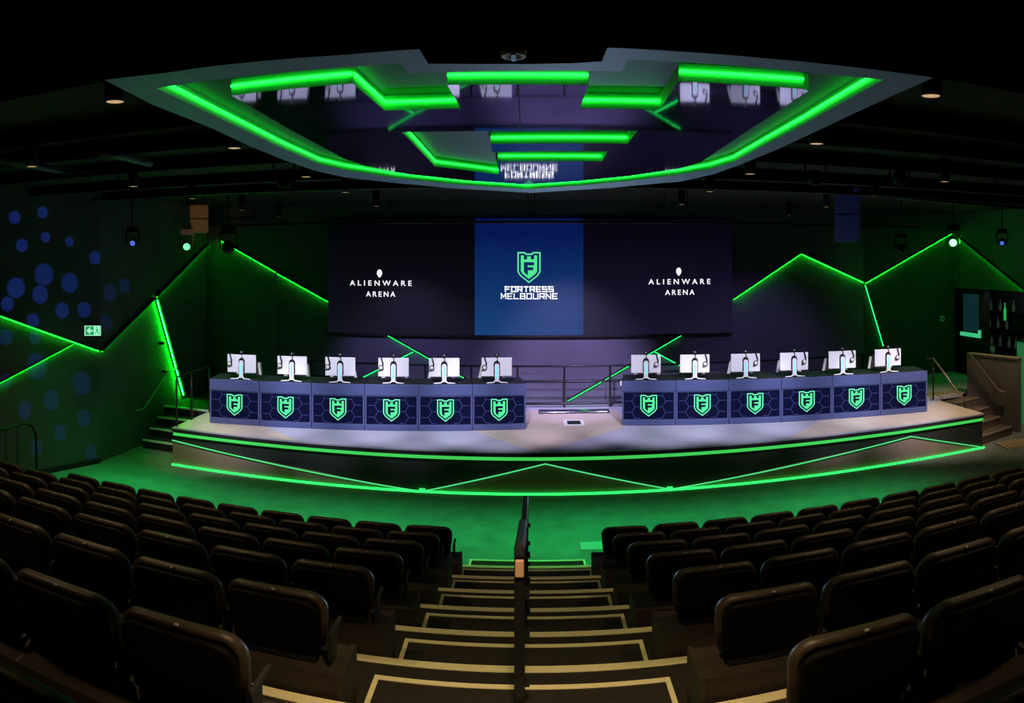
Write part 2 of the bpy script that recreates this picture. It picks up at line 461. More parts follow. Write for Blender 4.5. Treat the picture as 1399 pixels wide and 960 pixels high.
# left access stairs
SL = thing('side_stairs', 'short dark stairs with pale edges at the left end of the stage', 'stairs', (-7.1, 12.4, 0))
for i in range(4):
    mb = MB(); y0 = i*.30
    x1 = -6.60+7.1 if i < 3 else -6.56+7.1
    mb.box(-.56, x1, y0, .915, .002+i*.179, (i+1)*.179-(.004 if i == 3 else 0)); mb.build('step', M_blackm, SL)
    mb = MB(); mb.box(-.56, x1, y0-.012, y0+.03, (i+1)*.179-.03, (i+1)*.179+.004); mb.build('step_edge', M_plate, SL)
# right access stairs
SR = thing('side_stairs', 'brown stairs at the right end of the stage beside the tan wall', 'stairs', (9.52, 12.05, 0), math.radians(15.7))
for i in range(4):
    lx = (8.77-9.52+.27*(i+1)*.32)/.963
    mb = MB(); mb.box(lx, .42, i*.32, (i+1)*.32-.002, .002, (i+1)*.179-.002); mb.build('step', M_stair, SR)
    mb = MB(); mb.box(lx, .42, i*.32-.012, i*.32+.05, (i+1)*.179-.03, (i+1)*.179+.004); mb.build('step_edge', M_tan, SR)

# balustrade wall right of those stairs
a, b = (9.72, 13.62), (10.12, 12.2)
bw = thing('stair_balustrade', 'tan solid balustrade wall with handrail on the right of the stage stairs', 'balustrade', (a[0], a[1], 0))
mb = MB(); dx, dy = b[0]-a[0], b[1]-a[1]
mb.prism([(0,0,.002), (dx,dy,.002), (dx+.14,dy+.05,.002), (.14,.05,.002)], (0,0,1.65)); mb.build('panel', M_tan, bw)
mb = MB(); mb.prism([(-.02,.0,1.652), (dx-.02,dy-.01,1.652), (dx+.16,dy+.04,1.652), (.16,.06,1.652)], (0,0,.03)); mb.build('cap', mat('cap_brown', (.3,.22,.16), .6), bw)
p = on_wall(1328, 483, a, b); q = on_wall(1367, 532, a, b); q2 = on_wall(1378, 536, a, b)
off = Vector((-.08, -.02, 0)); base = Vector((a[0], a[1], 0))
mb = MB(); mb.tube([p+off-base, q+off-base, q2+off-base], .02, 8); mb.build('handrail', mat('rail_warm', (.35,.25,.18), .4, .5), bw)
for (px, py) in ((1340, 499), (1362, 527)):
    w = on_wall(px, py, a, b)-base; mb = MB(); mb.tube([w, w+off], .012, 6); mb.build('bracket', M_black, bw)
# tactile pads
c = on_z(1374, 600, 0); mb = MB(); mb.box(-.50, .50, -.28, .28, .001, .012); o = mb.build('tactile_mat', M_dots); o.location = (9.6, 11.48, 0); o.rotation_euler.z = math.radians(-8)
tag(o, 'dotted yellow tactile mat on the floor at the foot of the brown stairs', 'tactile mat', 'dotted tactile mats')
mb = MB(); mb.box(-.52, .52, -.2, .2, .003, .012); o = mb.build('tactile_mat', M_dots); o.location = (9.22, 13.95, HS); o.rotation_euler.z = math.radians(-8)
tag(o, 'dotted yellow tactile mat on the stage deck at the top of the brown stairs', 'tactile mat', 'dotted tactile mats')

# ------------------------------------------------------------------ walls
def wallseg(name, a, b, z0, z1, m, th=.15, out=1):
    a, b = Vector((a[0], a[1], 0)), Vector((b[0], b[1], 0)); d = (b-a).normalized(); n = Vector((-d.y, d.x, 0))*out*th
    mb = MB(); mb.prism([(a.x, a.y, z0), (b.x, b.y, z0), (b.x+n.x, b.y+n.y, z0), (a.x+n.x, a.y+n.y, z0)], (0, 0, z1-z0))
    return struct(name, mb, m)
A0, A1, A2 = (-9.4, 6.3), (-7.79, 11.02), (-7.72, YB)
R0, R1, R2, R3 = (7.97, YB), (8.3, 16.6), (11.45, 16.6), (11.2, 9.0)
wallseg('wall_left', A0, A1, 0, ZCEIL, M_wallL, out=1)
wallseg('wall_left_front', A1, A2, 0, ZCEIL, M_wallL, out=1)
wallseg('wall_left_rear', (-9.4, -3.4), A0, 0, ZCEIL, M_wall, out=1)
wallseg('wall_back', A2, R0, 0, ZCEIL, M_wallB, out=1)
wallseg('wall_back_return', R0, R1, HS, ZCEIL, M_wall, out=1)
wallseg('wall_back_right', R1, R2, 0, ZCEIL, M_wall, out=1)
ZH = E-.80
wallseg('wall_right', R2, R3, ZH, ZCEIL, M_wallL, out=1)
wallseg('wall_right_near', (11.2, 9.0), (11.2, -3.4), 0, ZCEIL, M_wall, out=1)
wallseg('wall_rear', (-9.5, -3.4), (11.3, -3.4), 0, ZCEIL, M_blackm, out=-1)
wallseg('wall_bar', (12.6, 16.9), (12.6, 8.8), 0, ZCEIL, M_blackm, out=1)
wallseg('wall_bar_end', (11.62, 16.62), (12.58, 16.75), 0, ZCEIL, M_blackm, out=1)
mb = MB(); mb.box(-10.5, 14, 2.0, 18, ZCEIL, ZCEIL+.15); struct('ceiling', mb, M_ceil)
mb = MB()
mb.box(-10.5, 11.4, -3.5, 2.02, ZSOF+.004, ZSOF+.9); mb.box(-.33, .25, 2.02, 2.2, ZSOF+.004, ZSOF+.3); struct('ceiling_soffit', mb, M_soff)
for i, y in enumerate((3.4, 5.3, 6.4, 7.8, 9.6, 11.2)):
    mb = MB(); mb.box(-9, 11.3, y-.08, y+.08, ZCEIL-.14, ZCEIL-.001); o = struct('ceiling_beam', mb, M_soff)

# ------------------------------------------------------------------ light lines on the walls
LINES = []
def wall_light(pa, pb, n, side, label, w=.008, depth=.075, mled=None, glow=True):
    """LED line along a dark ledge; side = which way (in the wall plane) the glow falls"""
    pa, pb, n = Vector(pa), Vector(pb), Vector(n).normalized(); side = Vector(side)
    d = (pb-pa).normalized(); s = (side - d*side.dot(d) - n*side.dot(n)).normalized()
    r = thing('light_strip', label, 'light strip', pa, 0, 'green light strips on the walls')
    q = pb-pa
    e = d*.012
    mb = MB(); mb.bar(e + n*depth*.56 - s*.016, q - e + n*depth*.56 - s*.016, .022, depth*1.06, n)
    mb.build('mounting_ledge', M_blackm, r)
    mb = MB(); mb.bar(e + n*depth*.62 + s*.002, q - e + n*depth*.62 + s*.002, .012, w, n)
    mb.build('diffuser', mled or M_led, r)
def wl(a, b, p, q, side, label, **k):
    n = Vector((b[1]-a[1], a[0]-b[0], 0)).normalized()
    w0 = on_wall(p[0], p[1], a, b); w1 = on_wall(q[0], q[1], a, b)
    eye = Vector((0, 0, E)) - w0; eye.z = 0
    if n.dot(eye) < 0: n = -n
    wall_light(w0, w1, n, side, label, **k)
DN = (0, 0, -1)
wl(A0, A1, (-30, 421), (134, 479.5), DN, 'green light line running down to the corner below the exit sign')
wl(A0, A1, (-30, 537), (99, 469), DN, 'thin green light line rising to the exit sign line on the blue-spotted wall')
wl(A1, A2, (136, 480), (210, 407), DN, 'green light line rising from the left wall corner towards the tall peak')
wl(A1, A2, (211, 406), (282, 334), DN, 'upper green light line climbing to the left wall peak')
wl(A1, A2, (210.5, 409), (247, 540), (0, -1, -.2), 'bright steep green light line beside the left stage stairs', mled=M_ledb, depth=.12)
BKA, BKB = A2, R0
wl(BKA, BKB, (303, 329), (378, 372), DN, 'green light line falling right from the left wall peak')
wl(BKA, BKB, (379, 373), (449, 412), DN, 'green light line falling to the left edge of the big screen')
wl(BKA, BKB, (1001, 409), (1093, 347), DN, 'green light line rising from the right edge of the big screen')
wl(BKA, BKB, (1094, 347), (1179, 386), DN, 'green light line falling right from the peak beside the big screen')
wl(R1, R2, (1181, 387), (1299, 319), DN, 'long green light line rising to the right peak behind the bright green lamp')
wl(R1, R2, (1181, 389), (1206, 473), (-1, 0, -.3), 'steep thin green light line above the last monitor of the right bank', mled=M_led2)
wl(R2, R3, (1307, 321), (1410, 404), DN, 'green light line falling right from the right peak above the bar')
wl(BKA, BKB, (530, 457.5), (644, 521), DN, 'green light line falling right below the big screen behind the left desks', mled=M_led2)
wl(BKA, BKB, (490, 518), (565, 480), DN, 'short green light line rising behind the left monitors under the screen', mled=M_led2)
wl(BKA, BKB, (775, 547), (931, 457), DN, 'long green light line rising right behind the gap between the desks', mled=M_led2)
wl(BKA, BKB, (894, 480), (938, 504), DN, 'short green light line falling right behind the first right monitors', mled=M_led2)
# thin vertical seams of the wall panels
for a_, b_, px in ((A1, A2, 135), (BKA, BKB, 378)):
    pass
# vertical corner trims
mb = MB(); mb.box(-7.70, -7.62, YB-.08, YB-.002, HS+.001, E+.37); struct('trim_1', mb, M_wallL)
mb = MB(); p = on_wall(378, 400, A2, R0); mb.box(p.x-.03, p.x+.03, YB-.05, YB-.002, HS+.001, E-.25); struct('trim_2', mb, M_wallB)
mb = MB(); mb.prism([(A0[0]+.02,A0[1],.001), (A1[0]+.02,A1[1],.001), (A1[0]+.04,A1[1],.001), (A0[0]+.04,A0[1],.001)], (0,0,.1)); struct('baseboard_left', mb, M_blackm)
mb = MB(); mb.box(R2[0]-.10, R2[0]-.02, R2[1]-.12, R2[1]-.002, ZH, E+.6); struct('trim_3', mb, M_wallL)

# ------------------------------------------------------------------ shield emblem
def shield_loops():
    k = 1/338.0
    def P(x, y): return ((x-669)*k, (605-y)*k - .67)
    outer = [P(*p) for p in ((500,150),(612,150),(632,172),(706,172),(726,150),(838,150),(838,440),(800,500),(669,605),(538,500),(500,440))]
    inner = [P(*p) for p in ((520,170),(602,170),(622,193),(716,193),(736,170),(818,170),(818,436),(786,490),(669,581),(552,490),(520,436))]
    body = [P(*p) for p in ((550,200),(594,200),(594,258),(642,258),(642,214),(696,214),(696,258),(744,258),(744,200),(788,200),(788,428),(762,470),(669,544),(576,470),(550,428))]
    fcut = [P(*p) for p in ((594,298),(744,298),(744,346),(648,346),(648,372),(732,372),(732,418),(652,418),(652,494),(594,442))]
    return outer, inner, body, fcut
_o, _i, _b, _f = shield_loops()
ME_rim = fill_mesh('shield_rim', [_o, _i], M_shieldr, .004)
ME_body = fill_mesh('shield_body', [_b, _f], M_shield, .004)

# ------------------------------------------------------------------ LED wall
pa = on_y(448, 457, YB-.10); pb = on_y(1000.5, 457, YB-.10); ztop = E + 56.5/FP*(YB-.1); zbot = E - 103/FP*(YB-.1)
cx = (pa.x+pb.x)/2; hw = (pb.x-pa.x)/2
lw = thing('led_wall', 'wide black video wall with blue centre panel and white lettering', 'video wall', (cx, YB-.09, zbot))
H = ztop-zbot
xb0 = on_y(648.5, 400, YB-.1).x-cx; xb1 = on_y(797, 400, YB-.1).x-cx
def screen(x0, x1, m, nm):
    mb = MB(); mb.box(x0, x1, 0, .08, 0, H); return mb.build(nm, m, lw)
def grad_screen(name, c_top, c_bot, s):
    m = bpy.data.materials.new(name); m.use_nodes = True; nt = m.node_tree; b = nt.nodes['Principled BSDF']
    b.inputs['Base Color'].default_value = (.006, .006, .010, 1); b.inputs['Roughness'].default_value = .4
    tc = nt.nodes.new('ShaderNodeTexCoord'); sx = nt.nodes.new('ShaderNodeSeparateXYZ'); cr = nt.nodes.new('ShaderNodeValToRGB')
    nz = nt.nodes.new('ShaderNodeTexNoise'); nz.inputs['Scale'].default_value = 3
    mr = nt.nodes.new('ShaderNodeMapRange'); mr.inputs['From Max'].default_value = H
    nt.links.new(tc.outputs['Object'], sx.inputs[0]); nt.links.new(sx.outputs['Z'], mr.inputs['Value'])
    nt.links.new(tc.outputs['Object'], nz.inputs['Vector'])
    ad = nt.nodes.new('ShaderNodeMath'); ad.operation = 'MULTIPLY_ADD'; ad.inputs[1].default_value = .25
    nt.links.new(nz.outputs['Fac'], ad.inputs[0]); nt.links.new(mr.outputs['Result'], ad.inputs[2])
    cr.color_ramp.elements[0].color = (*c_bot, 1); cr.color_ramp.elements[0].position = .1
    cr.color_ramp.elements[1].color = (*c_top, 1); cr.color_ramp.elements[1].position = 1.0
    nt.links.new(ad.outputs[0], cr.inputs['Fac']); nt.links.new(cr.outputs['Color'], b.inputs['Emission Color'])
    b.inputs['Emission Strength'].default_value = s
    return m
M_s1 = grad_screen('screen_dark_left', (.0008,.0008,.002), (.005,.004,.010), 1.0)
M_s2 = grad_screen('screen_blue_grad', (.0012,.008,.075), (.008,.050,.190), 1.0)
M_s3 = grad_screen('screen_dark_right', (.0012,.0012,.005), (.009,.007,.024), 1.0)
screen(-hw, xb0, M_s1, 'dark_panel'); screen(xb0, xb1, M_s2, 'blue_panel'); screen(xb1, hw, M_s3, 'dark_panel')
mb = MB(); mb.box(-hw-.03, hw, -.02, .08, -.045, -.002); mb.build('bottom_edge', M_blackm, lw)
def lwp(px, py):
    p = on_y(px, py, YB-.094); return (p.x-cx, -.006, p.z-zbot)
S = (YB-.1)/FP
for px, py1, py0, py2 in ((520, 387, 373.5, 402.0), (928.8, 385, 371.0, 399.6)):
    me = text_mesh('lettering', 'ALIENWARE', 10.2*S, M_text, 1.62); put('lettering', me, lw, lwp(px, py1), UPR)
    w = me.vertices and (max(v.co.x for v in me.vertices)-min(v.co.x for v in me.vertices))
    lw.children[-1].scale = (88.5*S/w if w else 1, 1, 1)
    me = text_mesh('lettering', 'ARENA', 10.2*S, M_text, 1.45); put('lettering', me, lw, lwp(px, py2), UPR)
    w = max(v.co.x for v in me.vertices)-min(v.co.x for v in me.vertices); lw.children[-1].scale = (42*S/w, 1, 1)
    hd = []
    for i in range(24):
        a = 2*PI*i/24; x = math.cos(a); y = math.sin(a)
        wv = 1.0 if y > -.1 else 1.0 - .55*((-y-.1)/.9)**1.3
        hd.append((x*wv*3.7, y*5.7))
    def eye(sx):
        return [(sx*(1.75+1.15*math.cos(a)*1.0 + .5*math.sin(a)), -1.3+.62*math.sin(a)+.55*math.cos(a)) for a in [2*PI*i/10 for i in range(10)]]
    me = fill_mesh('alien_emblem', [[(x*S, y*S) for x, y in L] for L in (hd, eye(1), eye(-1))], M_text, .002)
    put('emblem', me, lw, lwp(px-1.5, py0), UPR)
c = lwp(722.7, 365.5); sc = 31.6*S
put('shield_rim', ME_rim, lw, (c[0], -.006, c[2]), UPR, (sc, sc, 1)); put('shield_body', ME_body, lw, (c[0], -.006, c[2]), UPR, (sc, sc, 1))
# squarish stroke lettering
GL = {'F': [[(0,0),(0,1),(1,1)],[(0,.5),(.85,.5)]], 'O': [[(0,0),(1,0),(1,1),(0,1),(0,0)]], 'R': [[(0,0),(0,1),(1,1),(1,.45),(0,.45)],[(.5,.45),(1,0)]],
      'T': [[(0,1),(1,1)],[(.5,1),(.5,0)]], 'E': [[(1,0),(0,0),(0,1),(1,1)],[(0,.5),(.85,.5)]], 'S': [[(0,0),(1,0),(1,.5),(0,.5),(0,1),(1,1)]],
      'M': [[(0,0),(0,1),(.5,.35),(1,1),(1,0)]], 'L': [[(0,1),(0,0),(1,0)]], 'B': [[(0,0),(1,0),(1,.5),(0,.5)],[(0,0),(0,1),(.9,1),(.9,.5)]],
      'U': [[(0,1),(0,0),(1,0),(1,1)]], 'N': [[(0,0),(0,1),(1,0),(1,1)]]}
def stroke_text(txt, W, Hh, th, gap=.32):
    mb = MB(); n = len(txt); cw = W/(n+gap*(n-1)); x = -W/2
    for ch in txt:
        for pl in GL[ch]:
            for p, q in zip(pl[:-1], pl[1:]):
                p = Vector((x+th/2+p[0]*(cw-th), 0, (p[1]-.5)*(Hh-th))); q = Vector((x+th/2+q[0]*(cw-th), 0, (q[1]-.5)*(Hh-th)))
                d = (q-p).normalized()*th/2
                mb.bar(p-d, q+d, .006, th, Vector((0,1,0)).cross(d))
        x += cw*(1+gap)
    return mb
for txt, py, wpx, hpx, tpx, g in (('FORTRESS', 394.9, 66.5, 8.0, 1.6, .20), ('MELBOURNE', 404.5, 77.5, 8.0, 1.25, .22)):
    o = stroke_text(txt, wpx*S, hpx*S, tpx*S, g).build('lettering', M_text, lw); c = lwp(723, py); o.location = c

# ------------------------------------------------------------------ stage back rail and small deck things
br = thing('back_rail', 'long black guard rail along the back of the stage behind the desks', 'guard rail', (0, 15.12, HS))
x0, x1 = -4.9, 8.1
for z in (.89, .56, .085):
    mb = MB(); mb.tube([(x0, 0, z), (x1, 0, z)], .022 if z > .1 else .03, 8); mb.build('rail', M_rail, br)
for x in (-4.9, -4.3, -3.3, -2.3, -1.295, -.30, .708, 1.70, 2.7, 3.7, 4.7, 5.7, 6.7, 7.7):
    mb = MB(); mb.box(x-.022, x+.022, -.022, .022, .001, .89); mb.build('post', M_rail, br)
rl = thing('stage_rail', 'black tubular guard rail above the stairs at the stage left end', 'guard rail', (-6.49, 11.74, HS))
mb = MB(); mb.tube([(0,0,.001), (0,0,.88), (0,.06,.94), (0,.45,.95)], .022, 8); mb.build('post', M_black, rl)
mb = MB(); mb.tube([(0,.45,.95), (-.0,1.2,.96), (0,1.40,.95)], .022, 8); mb.build('top_rail', M_black, rl)
mb = MB(); mb.tube([(0,1.42,.001), (0,1.42,.95)], .022, 8); mb.build('post', M_black, rl)
mb = MB(); mb.tube([(0,.62,.001), (0,.62,.95)], .022, 8); mb.build('post', M_black, rl)
# handrail on the left wall by the stairs
p0, p1, p2, p3 = [on_wall(x, y, A1, A2) for x, y in ((181, 560.5), (192, 557), (225, 507), (239, 502))]
n = Vector((1, 0, 0))*.09
hr = thing('wall_handrail', 'thin metal handrail sloping up the left wall by the stage stairs', 'handrail', p0+n)
mb = MB(); mb.tube([p0-p0, p1-p0, p2-p0, p3-p0], .018, 8); mb.build('rail', mat('rail_grey', (.3,.32,.3), .4, .5), hr)
for q in (p1, p2):
    mb = MB(); mb.tube([q-p0, q-p0-n*.95], .012, 6); mb.build('bracket', M_black, hr)
for px, py, nm in ((218, 468.5, 'upper'), (222, 507, 'lower')):
    w = on_wall(px, py, A1, A2); o = thing('wall_spotlight', 'small black spotlight fixed on the bright green left wall, %s one' % nm, 'spotlight', w, 0, 'small spotlights on the left wall')
    mb = MB(); mb.box(0.002, .05, -.03, .03, -.03, .03); mb.build('wall_plate', M_black, o)
    mb = MB(); mb.lathe([(.03,0), (.035,.12)], (.08, -.06, 0), 12, axis='Y'); mb.build('lamp_head', M_black, o)
    mb = MB(); mb.lathe([(.0,.121), (.028,.121)], (.08, -.06, 0), 12, axis='Y', cap=False); mb.build('lamp_lens', M_plate, o)
# guard rail on the far left by the seats
gp = on_wall(40, 575, (-7.75, 9.1), (-8.0, 7.0))
gr = thing('guard_rail', 'dark curved guard rail at the far left beside the seating', 'guard rail', (-7.55, 8.9, 0))
mb = MB(); mb.tube([(0,0,.001), (-.02,0,.98), (-.06,-.05,1.14), (-.10,-.2,1.2)], .022, 8); mb.build('post', M_black, gr)
mb = MB(); mb.tube([(-.10,-.2,1.2), (-.15,-.6,1.17), (-.25,-1.6,1.15)], .022, 8); mb.build('top_rail', M_rail, gr)
for t in (.35, .6, .85, 1.1):
    mb = MB(); mb.tube([(-.08-t*.08,-t,.001), (-.1-t*.09,-t,1.16)], .010, 6); mb.build('baluster', M_black, gr)
mb = MB(); mb.tube([(-.25,-1.55,.001), (-.25,-1.55,1.15)], .022, 8); mb.build('post', M_black, gr)
# right stage rail by the stairs
rr = thing('stage_rail', 'slim handrail beside the brown stairs right of the desks', 'guard rail', (8.72, 13.45, HS))
def rp(px, py, y): p = on_y(px, py, y); return p - Vector((8.72, 13.45, HS))
rr.location = (on_y(1275, 542, 13.45).x, 13.45, HS)
L0 = Vector(rr.location)
top = on_y(1275, 489, 13.45) - L0; low = on_y(1318, 548, 12.55) - L0
mb = MB(); mb.tube([(0,0,.001), (0,0,top.z)], .020, 8); mb.build('post', M_rail, rr)
mb = MB(); mb.tube([(-.02,.25,top.z-.04), (0,0,top.z), tuple(low+Vector((0,0,.0)))], .018, 8); mb.build('top_rail', mat('rail_warm', (.35,.25,.18), .4, .5), rr)
zf = 3*.179-HS+.012
mb = MB(); mb.tube([tuple(low), (low.x, low.y, zf)], .018, 8); mb.build('post', M_rail, rr)
# floor box, cable ramp on deck
p = on_z(784, 577.5, HS); fb = thing('floor_box', 'small square floor box with pale frame and dark lid between the desks', 'floor box', (p.x, p.y, HS))
mb = MB(); mb.box(-.20, .20, -.22, .22, .003, .008); mb.build('frame', M_plate, fb)
mb = MB(); mb.box(-.13, .13, -.15, .13, .008, .013); mb.build('lid', M_black, fb)
mb = MB(); mb.box(-.74, .74, -.11, .11, .003, .05); o = mb.build('cable_ramp', mat('ramp_gloss', (.02,.022,.04), .12)); bevel(o, .02, 2)
p = on_z(784, 563.5, HS); o.location = (p.x, p.y, HS); tag(o, 'long low glossy black cable ramp on deck between the two desk banks', 'cable ramp')

# ------------------------------------------------------------------ desks, monitors, headsets, chairs
def hex_mesh(w, z0, z1, sd):
    mb = MB(); R = .125; segs = set(); hwid = w/2-.012
    for i in range(-6, 7):
        for j in range(-4, 6):
            cx_ = i*1.5*R; cz = (j+(i % 2)*.5)*math.sqrt(3)*R + (z0+z1)/2 - .02
            for k in range(6):
                a, b = k*PI/3, (k+1)*PI/3
                p = (round(cx_+R*math.cos(a), 4), round(cz+R*math.sin(a), 4)); q = (round(cx_+R*math.cos(b), 4), round(cz+R*math.sin(b), 4))
                segs.add((min(p, q), max(p, q)))
    for p, q in segs:
        pts = [Vector((p[0]+(q[0]-p[0])*t/8, 0, p[1]+(q[1]-p[1])*t/8)) for t in range(9)]
        ok = [v for v in pts if abs(v.x) < hwid and z0+.012 < v.z < z1-.012 and not (abs(v.x) < .155 and (z0+z1)/2-.24 < v.z < (z0+z1)/2+.25)]
        ok = [v for v in ok if v.x*sd > 0]
        if len(ok) >= 2 and (ok[-1]-ok[0]).length > .02: mb.bar(ok[0], ok[-1], .003, .009, Vector((0,1,0)).cross(ok[-1]-ok[0]))
    return mb
DW = .99
def make_desk():
    r = thing('gaming_desk', 'desk', 'desk'); w = DW/2-.004
    mb = MB(); mb.box(-w, w, 0, .028, .655, .86); bevel(mb.build('front_apron', M_desk, r), .005)
    mb = MB(); mb.box(-w, w, .029, .74, .825, .859); bevel(mb.build('desktop', M_desktop, r), .006)
    mb = MB(); mb.box(-w+.03, w-.03, .030, .045, .115, .635); fp = mb.build('front_panel', M_deskd, r)
    for sd in (-1, 1):
        o = hex_mesh(DW-.06, .115, .635, sd).build('hexagon_print', M_hex, fp); o.location = (0, .0285, 0)
    s = .205
    put('shield_rim', ME_rim, fp, (0, .026, .375), UPR, (s*1.5, s*1.5, 1)); put('shield_body', ME_body, fp, (0, .026, .375), UPR, (s*1.5, s*1.5, 1))
    for sx in (-1, 1):
        mb = MB(); mb.box(min(sx*w, sx*(w-.03)), max(sx*w, sx*(w-.03)), .012, .26, .10, .655); mb.build('side_panel', M_desk, r)
    mb = MB(); mb.box(-w, w, .008, .24, .003, .10); bevel(mb.build('plinth', M_desk, r), .006)
    for za, zb in ((.101, .117), (.633, .654)):
        mb = MB(); mb.box(-w+.03, w-.03, .016, .0295, za, zb); mb.build('panel_trim', M_desk, r)
    return r
def make_monitor(ri):
    r = thing('monitor', 'monitor', 'monitor')
    mb = MB(); mb.box(-.287, .287, .035, .060, .125, .475); o = mb.build('rear_cover', M_white, r); bevel(o, .008)
    mb = MB(); mb.box(-.283, .283, .0605, .072, .129, .471); mb.build('screen', M_lens, r)
    mb = MB()
    mb.prism([(-.062, .030, .14), (.062, .030, .14), (.062, .030, .36), (.045, .030, .40), (0, .030, .425), (-.045, .030, .40), (-.062, .030, .36)], (0, .004, 0)); mb.build('mount_recess', M_black, r)
    mb = MB(); mb.prism([(-.040, -.02, .03), (.040, -.02, .03), (.046, -.015, .32), (.030, -.015, .365), (-.030, -.015, .365), (-.046, -.015, .32)], (0, .035, 0)); bevel(mb.build('stand_column', M_white, r), .008)
    mb = MB(); mb.box(-.012, .012, -.026, -.0205, .10, .32); mb.build('light_bar', M_teal, r)
    for sx in (-1, 1):
        mb = MB(); mb.tube([(sx*.03, -.0, .05), (sx*.06, -.02, .018), (sx*.20, -.06, .016)], .017, 8, r1=.010); mb.build('stand_foot', M_white, r)
    mb = MB(); mb.tube([(.0,.022,.40), (.012,.012,.44), (.004,.024,.472)], .008, 6); mb.build('cable', M_black, r)
    return r
def make_headset():
    r = thing('headset', 'headset', 'headset')
    mb = MB(); pts = [(.0+.055*math.sin(t)*.35, .0, -.02-.075*(1-math.cos(t))) for t in [PI*i/10 for i in range(11)]]
    mb.tube([(0, .030, .008), (0, .022, .014), (0, -.022, .014), (.012, -.027, -.03), (.03, -.028, -.09), (.02, -.028, -.13)], .011, 8); mb.build('headband', M_black, r)
    mb = MB(); mb.lathe([(.0,0), (.034,0), (.040,.012), (.034,.03), (.0,.03)], (.0, -.045, -.145), 14, axis='Y', cap=False); mb.build('ear_cup', M_black, r)
    mb = MB(); mb.lathe([(.0,0), (.028,0), (.028,.004), (.0,.004)], (.0, -.050, -.145), 14, axis='Y', cap=False); mb.build('ear_ring', M_chairw, r)
    mb = MB(); mb.tube([(.0,-.03,-.17), (-.02,-.03,-.19), (-.045,-.03,-.185)], .005, 6); mb.build('microphone', M_black, r)
    return r
def make_webcam():
    r = thing('webcam', 'webcam', 'webcam')
    mb = MB(); mb.ell((0, 0, .035), .035, .018, .016, 12, 8); mb.build('camera_body', M_black, r)
    mb = MB(); mb.box(-.012, .012, -.02, .02, .001, .022); mb.build('clip', M_blackm, r)
    mb = MB(); mb.lathe([(.0,0), (.010,0), (.010,.006)], (0, .016, .035), 10, axis='Y', cap=False); mb.build('lens', M_lens, r)
    mb = MB(); mb.box(-.006, .006, -.022, -.016, .030, .040); mb.build('tally_light', M_plate, r)
    return r
def make_chair():
    r = thing('gaming_chair', 'chair', 'gaming chair')
    # backrest facing +Y is the far side; the audience sees its front edge, so it faces -Y
    mb = MB(); mb.prism([(-.17,.0,.50), (.17,.0,.50), (.21,.02,.78), (.16,.05,1.10), (-.16,.05,1.10), (-.21,.02,.78)], (0, .09, .0)); o = mb.build('backrest', M_chairb, r); bevel(o, .025, 3)
    for sx in (-1, 1):
        mb = MB(); mb.prism([(sx*.17,-.03,.50), (sx*.235,-.06,.52), (sx*.28,-.05,.78), (sx*.22,.03,1.06), (sx*.165,.04,1.06), (sx*.215,.0,.78)], (0, .10, 0)); bevel(mb.build('side_bolster', M_chairw, r), .012, 2)
        mb = MB(); mb.tube([(sx*.29,-.05,.48), (sx*.30,-.10,.66)], .02, 8); mb.box(sx*.30-.04, sx*.30+.04, -.28, .0, .66, .69); bevel(mb.build('armrest', M_chairb, r), .01)
    mb = MB(); mb.bar((-.10,-.004,.86), (0,-.006,.76), .004, .02, (0,-1,0)); mb.bar((.10,-.004,.86), (0,-.006,.76), .004, .02, (0,-1,0)); mb.build('chevron_stripe', M_chairg, r)
    mb = MB(); mb.box(-.25, .25, -.50, .0, .42, .50); bevel(mb.build('seat', M_chairb, r), .03, 3)
    mb = MB(); mb.tube([(0,-.24,.10), (0,-.24,.42)], .03, 10); mb.build('gas_column', M_black, r)
    for k in range(5):
        a = 2*PI*k/5+.3; p = Vector((math.cos(a)*.30, -.24+math.sin(a)*.30, .075))
        mb = MB(); mb.tube([(0,-.24,.11), p], .025, 8, r1=.016); o = mb.build('base_leg', M_black, r)
        mb = MB(); mb.lathe([(.0,-.018), (.03,-.018), (.03,.018), (.0,.018)], (p.x, p.y, .034), 12, axis='X', cap=False); mb.build('caster', M_black, o)
    return r
D0, MON0, WC0, CH0, HD0 = make_desk(), None, make_webcam(), make_chair(), make_headset()
MON0 = make_monitor(0)
first = dict(d=True, m=True, w=True, c=True, h=True)
def place(proto, key, loc, rz, label, group):
    if first[key]:
        first[key] = False; proto.location = loc; proto.rotation_euler = (0, 0, rz); proto['label'] = label; proto['group'] = group; return proto
    return dup(proto, loc, rz, label, group)
banks = [('left', Vector((-6.06, 12.285, HS)), Vector((-.10, 13.165, HS)), [329.5, 398.5, 464.5, 537.5, 607, 679], [11, 7, 5, 2, -4, -7]),
         ('right', Vector((1.73, 13.37, HS)), Vector((7.86, 12.43, HS)), [882.5, 949.5, 1019, 1085.5, 1151.5, 1214], [1.5, -4, -8, -8, -11, -12])]
